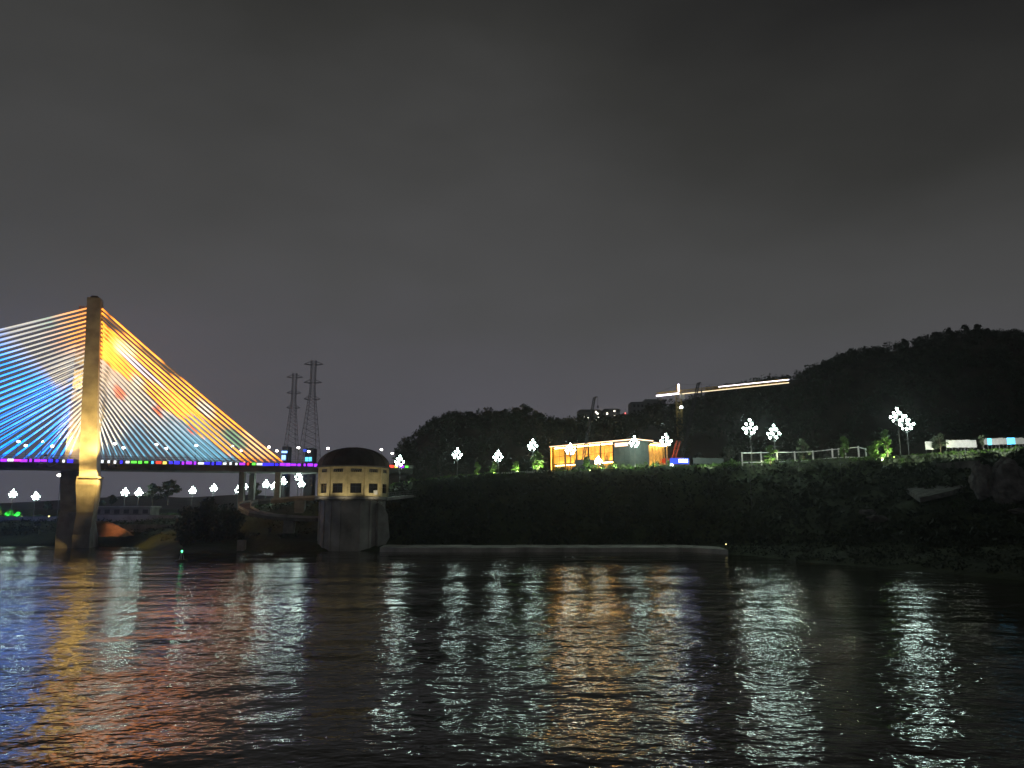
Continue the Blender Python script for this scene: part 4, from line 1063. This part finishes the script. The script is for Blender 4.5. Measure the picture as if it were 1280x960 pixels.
q = MB(); q.tube([(0, 0, .3), (0, 0, 1.6)], .05, 4); lpart(q, 'bracket', 'steel', hs); q = MB(); q.box((0, 0, .25), (.5, .4, .3)); lpart(q, 'housing', 'dark_steel', hs)
# green-lit bushes on the far left
for k, (x, w, h_, lab) in enumerate([(9, 1.9, 3.2, 'green-floodlit bush at the left edge, taller one'), (21, 1.6, 2.3, 'green-floodlit bush at the left edge, right lower one'), (-3, 1.8, 4.0, 'yellow-lit bush cut by the left edge')]):
    shrub(x, 233, w, h_, 'leaf_bright', lab, 'floodlit bushes on the left bank', k)
    b_ = G(x, 231.6, ground(x, 231.6) + .3)
    fl = thing('unseen_uplight', 'garden uplight at the foot of the ' + lab, 'lamp', b_, 'garden uplights')
    spot('beam', fl, b_ + Vector((0, 0, .35)), G(x, 233, ground(x, 233) + h_ * .6), 2200 if k < 2 else 1500, (.05, 1.0, .2) if k < 2 else (1.0, .75, .1), 95, .1)
    q = MB(); q.tube([(0, 0, -.3), (0, 0, .1)], .05, 5); q.lathe((0, 0, .1), [(.06, 0), (.2, .05), (.24, .25)], 8); lpart(q, 'housing', 'dark_steel', fl)
for x in (17, 27, 61):
    b_ = G(x, 230.4, ground(x, 230.4) + .2); fl = thing('path_light', {17: 'small warm path light between the green bushes, left', 27: 'small warm path light right of the green bushes', 61: 'small warm path light near the bridge foot'}[x], 'lamp', b_, 'path lights')
    q = MB(); q.tube([(0, 0, -.2), (0, 0, .5)], .07, 5); lpart(q, 'post', 'steel', fl); q = MB(); q.lathe((0, 0, .6), [(.02, -.2), (.26, -.1), (.26, .2), (.02, .3)], 8); lpart(q, 'lamp', 'glow_yellow', fl)
# slim blue-lit towers behind the bridge end
for x0, x1, yt, d, lits, lab in ((350, 360, 558, 330, ((355.5, 565, 7, 2.4, 'glow_bluepale'), (354.5, 572, 5, 6, 'glow_bluepale'), (352, 589, 3, 5, 'glow_bluesign')), 'slim dark tower block with blue neon panels behind the bridge'),
                                 (379, 392, 560, 335, ((385.5, 574, 8, 5, 'glow_cyan'), (381, 563, 4, 3, 'glow_bluesign'), (362.5, 562, 4, 4, 'glow_bluesign')), 'dark tower block with a cyan lit panel just left of the dome')):
    a, b_ = P(x0, 615, d), P(x1, yt, d); th = thing('tower_block', lab, 'building', ((a.x + b_.x) / 2, d, ground(x0, d)))
    q = MB(); zz = ground(x0, d) - 2; q.box(((a.x + b_.x) / 2, d + 3, (zz + b_.z) / 2), (b_.x - a.x, 6, b_.z - zz)); part(q, 'wall', 'block', th)
    for x, y, w, h_, m_ in lits[:2 if x0 > 370 else 3]:
        c_ = P(x, y, d - .1); q = MB(); q.box(c_, (w / F * d, .15, h_ / F * d)); part(q, 'neon_panel', m_, th)
    for i in range(5):
        for j in range(2):
            c_ = P(x0 + (x1 - x0) * (j + .5) / 2, 583 + i * 6, d - .05); q = MB(); q.box(c_, (1.2, .1, 1.2)); part(q, 'window', 'dark_glass', th)
# distant buildings on the saddle between the hills
bl = thing('apartment_block', 'hazy flat-topped apartment block between the two hills', 'building', G(811, 440, 30))
a, b_, c_ = P(790, 540, 440), P(806, 499, 440), P(832, 500, 440)
q = MB(); zz = 30; q.box(((a.x + b_.x) / 2, 446, (zz + b_.z) / 2 - .8), (b_.x - a.x, 12, b_.z - zz - 1.6)); part(q, 'wall', 'block', bl)
q = MB(); q.box(((b_.x + c_.x) / 2, 447, (zz + b_.z) / 2), (c_.x - b_.x, 14, b_.z - zz)); part(q, 'wall', 'block', bl)
for i in range(3):
    for j in range(3):
        q = MB(); q.box((a.x + 1.8 + i * 2.4, 439.9, b_.z - 4 - j * 3.2), (1.2, .15, 1.5)); part(q, 'window', 'dark_glass', bl)
        q = MB(); q.box((b_.x + 2 + i * 3.8, 439.9, b_.z - 3 - j * 3.2), (1.4, .15, 1.5)); part(q, 'window', 'dark_glass', bl)
for k, (x0, x1, yt, lits, lab) in enumerate((((724, 752, 514, ((731, 522), (735, 523), (745, 515), (747, 517), (746, 524), (748, 522.5)), 'hazy hillside apartment house with scattered lit windows, left one')),
                                           (755, 775, 513, ((759, 517), (768, 513.5), (768.5, 519), (769, 521), (771, 523.5)), 'hazy hillside apartment house with scattered lit windows, right one'))):
    d = 430; a, b_ = P(x0, 545, d), P(x1, yt, d); th = thing('apartment_house', lab, 'building', ((a.x + b_.x) / 2, d, 30), 'houses on the far hillside')
    q = MB(); q.box(((a.x + b_.x) / 2, d + 5, (32 + b_.z) / 2), (b_.x - a.x, 9, b_.z - 32)); part(q, 'wall', 'block', th)
    q = MB(); q.box(((a.x + b_.x) / 2, d + 5, b_.z + .6), (b_.x - a.x + 1.4, 10, 1.2), None, .75); part(q, 'roof', 'block', th)
    for x, y in lits:
        c_ = P(x, y, d + .4); q = MB(); q.box(c_, (.75, .2, .95)); part(q, 'lit_window', 'glow_window', th)
rb = thing('tiled_house', 'small dark red-roofed house on the hill right of lit windows', 'building', G(780, 400, 40))
a = P(780, 521, 400)
q = MB(); q.box((a.x, 404, a.z - 3), (9, 7, 6)); part(q, 'wall', 'block', rb)
q = MB(); q.loft([[Vector((a.x + dx, y, a.z + dz)) for dx, dz in ((-5.5, 0), (5.5, 0), (0, 2.0))] for y in (399.5, 408.5)]); part(q, 'roof', 'roof_tile', rb)
q = MB(); q.tube([(a.x + .7, 399.4, a.z + .5), (a.x + .7, 399.4, a.z + 2.2)], .25, 5); part(q, 'red_beacon', 'glow_red', rb)

# ================================================================== right bank: revetment, slabs, rocks
rv = thing('revetment', 'long low concrete revetment ledge along the water under the dark bank', 'revetment', G(690, 172, 0))
xs = list(range(474, 930, 19))
for x0, x1 in zip(xs, xs[1:]):
    def edge(x): return profile(x)[1][0] - 2.0
    a, b_ = G(x0 + .15, edge(x0), 0), G(x1 - .15, edge(x1), 0); a2, b2 = a + Vector((0, 7, 0)), b_ + Vector((0, 7, 0))
    h_ = 1.0 + random.uniform(-.06, .06)
    q = MB(); q.loft([[p_ + Vector((0, 0, -1.5)), p_ + Vector((0, .7, h_)), p2 + Vector((0, 0, h_ + .35)), p2 + Vector((0, 0, -1.5))] for p_, p2 in ((a, a2), (b_, b2))]); part(q, 'block', 'stained', rv)
la = G(907, 168, 1.3)
ln = thing('lantern', 'tiny yellow lantern on the shore at the end of the ledge', 'lantern', P(907.5, 681, 172))
q = MB(); q.tube([(0, 0, -1.0), (0, 0, 0)], .03, 4); lpart(q, 'stand', 'steel', ln); q = MB(); q.lathe((0, 0, .12), [(.02, -.12), (.12, -.08), (.12, .1), (.02, .14)], 8); lpart(q, 'lamp', 'glow_yellow', ln)
sl = thing('retaining_wall', 'pale concrete retaining wall below the far right shrubs', 'wall', P(1198, 590, 165), 'slabs on the right slope')
for i in range(4):
    a, b_ = P(1171 + i * 13.4, 579.5 - i * 1.0, 166 - i * 2), P(1171 + (i + 1) * 13.4 - .3, 579 - i * 1.0, 166 - (i + 1) * 2); b_.z = a.z
    plank('panel', a, b_, -4.6 + i * .25, .0, .5, 'concrete_dark', sl)
st = thing('concrete_ramp', 'sloping concrete slab on the dark right bank below the retaining wall', 'slab', P(1160, 615, 155))
q = MB(); c4 = [P(1132, 611, 158), P(1222, 604, 156), P(1190, 614, 147), P(1150, 623, 145)]
q.loft([[p_ + Vector((0, 0, -.8)) for p_ in c4], [p_ + Vector((0, 0, .15)) for p_ in c4]]); part(q, 'slab', 'stone', st)
def rock(name, label, c, rad, seed, mat_='stone', group=None):
    q = MB(); nu, nv = 22, 12
    for j in range(nv + 1):
        for i in range(nu):
            th, ph = 2 * math.pi * i / nu, math.pi * j / nv
            d = Vector((math.sin(ph) * math.cos(th), math.sin(ph) * math.sin(th), math.cos(ph)))
            k = 1 + .38 * mnoise.noise(d * 1.6 + Vector((seed, 0, 0))) + .2 * mnoise.noise(d * 4 + Vector((0, seed, 0)))
            q.v.append((c.x + d.x * rad[0] * k, c.y + d.y * rad[1] * k, c.z + d.z * rad[2] * k))
    for j in range(nv):
        for i in range(nu): q.f.append((j * nu + i, (j + 1) * nu + i, (j + 1) * nu + (i + 1) % nu, j * nu + (i + 1) % nu))
    o = q.build(name, mat_, origin=Vector(c)); return tag(o, label, 'rock', group)
rock('rock_outcrop', 'big craggy grey rock outcrop at the right edge of the slope', P(1258, 607, 140), (3.9, 4, 4.6), 3)
rock('rock_outcrop', 'jagged rock leaning left of the big outcrop at right', P(1229, 602, 142), (2.0, 2.5, 3.6), 9)
for k, (x, y, d, r, lab) in enumerate([(1084, 640, 146, 1.0, 'pale boulder low on the right bank, upper left one'), (1096, 648, 142, 1.2, 'pale boulder low on the right bank, lower right one'), (1272, 639, 118, .8, 'small pale stone at the right edge of the bank')]):
    rock('boulder', lab, P(x, y, d), (r * 1.5, r, r * .5), 20 + k, 'stone', 'pale boulders on the right bank')
# ================================================================== buoy
bu = thing('buoy', 'small river buoy with a green light before the thicket', 'buoy', PZ(226.5, 702, 0))
q = MB(); q.lathe((0, 0, 0), [(.05, -.4), (.9, -.3), (1.1, .1), (.8, .35), (.05, .4)], 12); lpart(q, 'float', 'dark_steel', bu, True)
q = MB(); 
for a in (0, 2.1, 4.2): q.tube([(.5 * math.cos(a), .5 * math.sin(a), .3), (.1 * math.cos(a), .1 * math.sin(a), 1.7)], .04, 4)
lpart(q, 'frame', 'white_paint', bu)
q = MB(); q.lathe((0, 0, 1.85), [(.02, -.2), (.17, -.15), (.17, .15), (.02, .22)], 8); lpart(q, 'lamp', 'glow_green', bu)

cover('shore_weeds', (905, 1500), (1.1, 2.1), 9000, .4, 'leaf_dark', 'low dark weeds on the flat shore under the right bank')
# ================================================================== added floodlights that brighten the fence and hoardings
for k, (x, d, tx, td, tz, w_, ang_, lab) in enumerate([(940, 177, 950, 187, 1.4, 1500, 55, 'added floodlight brightening the left end of the white fence'), (1000, 173, 1005, 185, 1.4, 1500, 60, 'added floodlight brightening the middle of the white fence'), (1052, 171, 1060, 183, 1.4, 1500, 60, 'added floodlight brightening the right end of the white fence'),
                                                   (1200, 164, 1203, 176, 3.4, 4200, 95, 'added floodlight brightening the stepped pale hoarding'), (1258, 160, 1262, 173, 3.0, 3600, 100, 'added floodlight brightening the hoarding with blue panels'), (886, 190, 886, 201, 1.6, 1200, 95, 'added floodlight brightening the grey hoarding')]):
    b_ = G(x, d, ground(x, d)); fl = thing('added_floodlight', lab, 'lamp', b_, 'added floodlights'); hgt = max(1.2, ground(tx, td) - b_.z - .2)
    q = MB(); q.tube([(0, 0, -.3), (0, 0, hgt)], .05, 5); lpart(q, 'post', 'steel', fl)
    q = MB(); q.box((0, .1, hgt + .1), (.5, .25, .35)); lpart(q, 'housing', 'dark_steel', fl)
    spot('beam', fl, b_ + Vector((0, .4, hgt + .1)), G(tx, td, ground(tx, td) + tz), w_, (.95, 1.0, .93), ang_, .2)

for k, (x, w_) in enumerate(((751, 700), (768, 800), (787, 900), (806, 900), (824, 800))):  # added uplights that lift the dark hedge before the pavilion
    b_ = G(x, 199.0, ground(x, 199.0) + .05); fl = thing('unseen_uplight', ORD[k] + ' added uplight from the left, brightening the pavilion hedge', 'lamp', b_, 'garden uplights')
    spot('beam', fl, b_ + Vector((0, 0, .5)), G(x, 202, ground(x, 202) + 1.6), w_, (.9, 1.0, .72), 130, .12)
    q = MB(); q.tube([(0, 0, -.3), (0, 0, .3)], .05, 5); q.lathe((0, 0, .3), [(.06, 0), (.16, .05), (.2, .15)], 8); lpart(q, 'housing', 'dark_steel', fl)
kb = thing('kerb', 'row of pale kerb stones along the bank top left of the pavilion', 'kerb', G(656, 199, ground(656, 199)))
for k in range(24):
    x = 622 + k * 2.9; g = G(x, 198.6, ground(x, 198.6) + .12); q = MB(); q.box(g, (.52, .3, .5 + .15 * random.random()), None, .9); part(q, 'kerb_stone', 'white_paint', kb)

# added lights that brighten the far right shrubs and the bank top by the fence
for k, (x, d, w_) in enumerate(((1122, 168, 900), (1150, 167.5, 900), (1180, 166.5, 900), (1208, 165.5, 800), (925, 193, 700), (985, 191, 700), (1035, 189, 700))):
    low_ = k < 4; b_ = G(x, d, ground(x, d)); hgt = ground(x, d + 6) - b_.z + .6 if low_ else 3.0
    fl = thing('added_light', (ORD[k] + ' added short-post light brightening the far right shrub row') if low_ else (ORD[k - 4] + ' added light from the left behind the white fence'), 'lamp', b_, 'added lights on the right bank')
    q = MB(); q.tube([(0, 0, -.3), (0, 0, hgt)], .04, 5); lpart(q, 'post', 'dark_steel', fl); q = MB(); q.lathe((0, 0, hgt + .1), [(.05, .0), (.22, -.06), (.05, .1)], 8); lpart(q, 'shade', 'dark_steel', fl)
    tgt = G(x, d + 6.5, ground(x, d + 6.5) + 1.2) if low_ else G(x, d - 5, ground(x, d - 5))
    spot('beam', fl, b_ + Vector((0, .2 if low_ else 0, hgt - .12)), tgt, w_, (.92, 1.0, .75), 105 if low_ else 140, .15)
# bushes standing out of the dark slope
r3 = random.Random(21)
for k in range(16):
    x = 520 + k * 46 + r3.uniform(-14, 14); pr = profile(x); u = r3.uniform(.25, .9); d = pr[2][0] + (pr[3][0] - pr[2][0]) * u
    shrub(x, d, r3.uniform(1.4, 2.6), r3.uniform(1.5, 2.8), ('leaf_dark', 'leaf_mid')[k % 2], ORD[k] + ' dark bush from the left on the steep right bank slope', 'bushes on the right bank slope', k)

for k, (x, d, lab) in enumerate(((1240, 136, 'dark bush growing at the foot of the rock outcrop'), (1262, 134, 'dark bush in front of the big rock outcrop'), (1275, 139, 'dark bush on the right flank of the rock outcrop'), (1218, 139, 'dark bush left of the jagged rock'))):
    shrub(x, d, 2.2, 2.6, 'leaf_dark', lab, 'bushes around the rock outcrop', k)
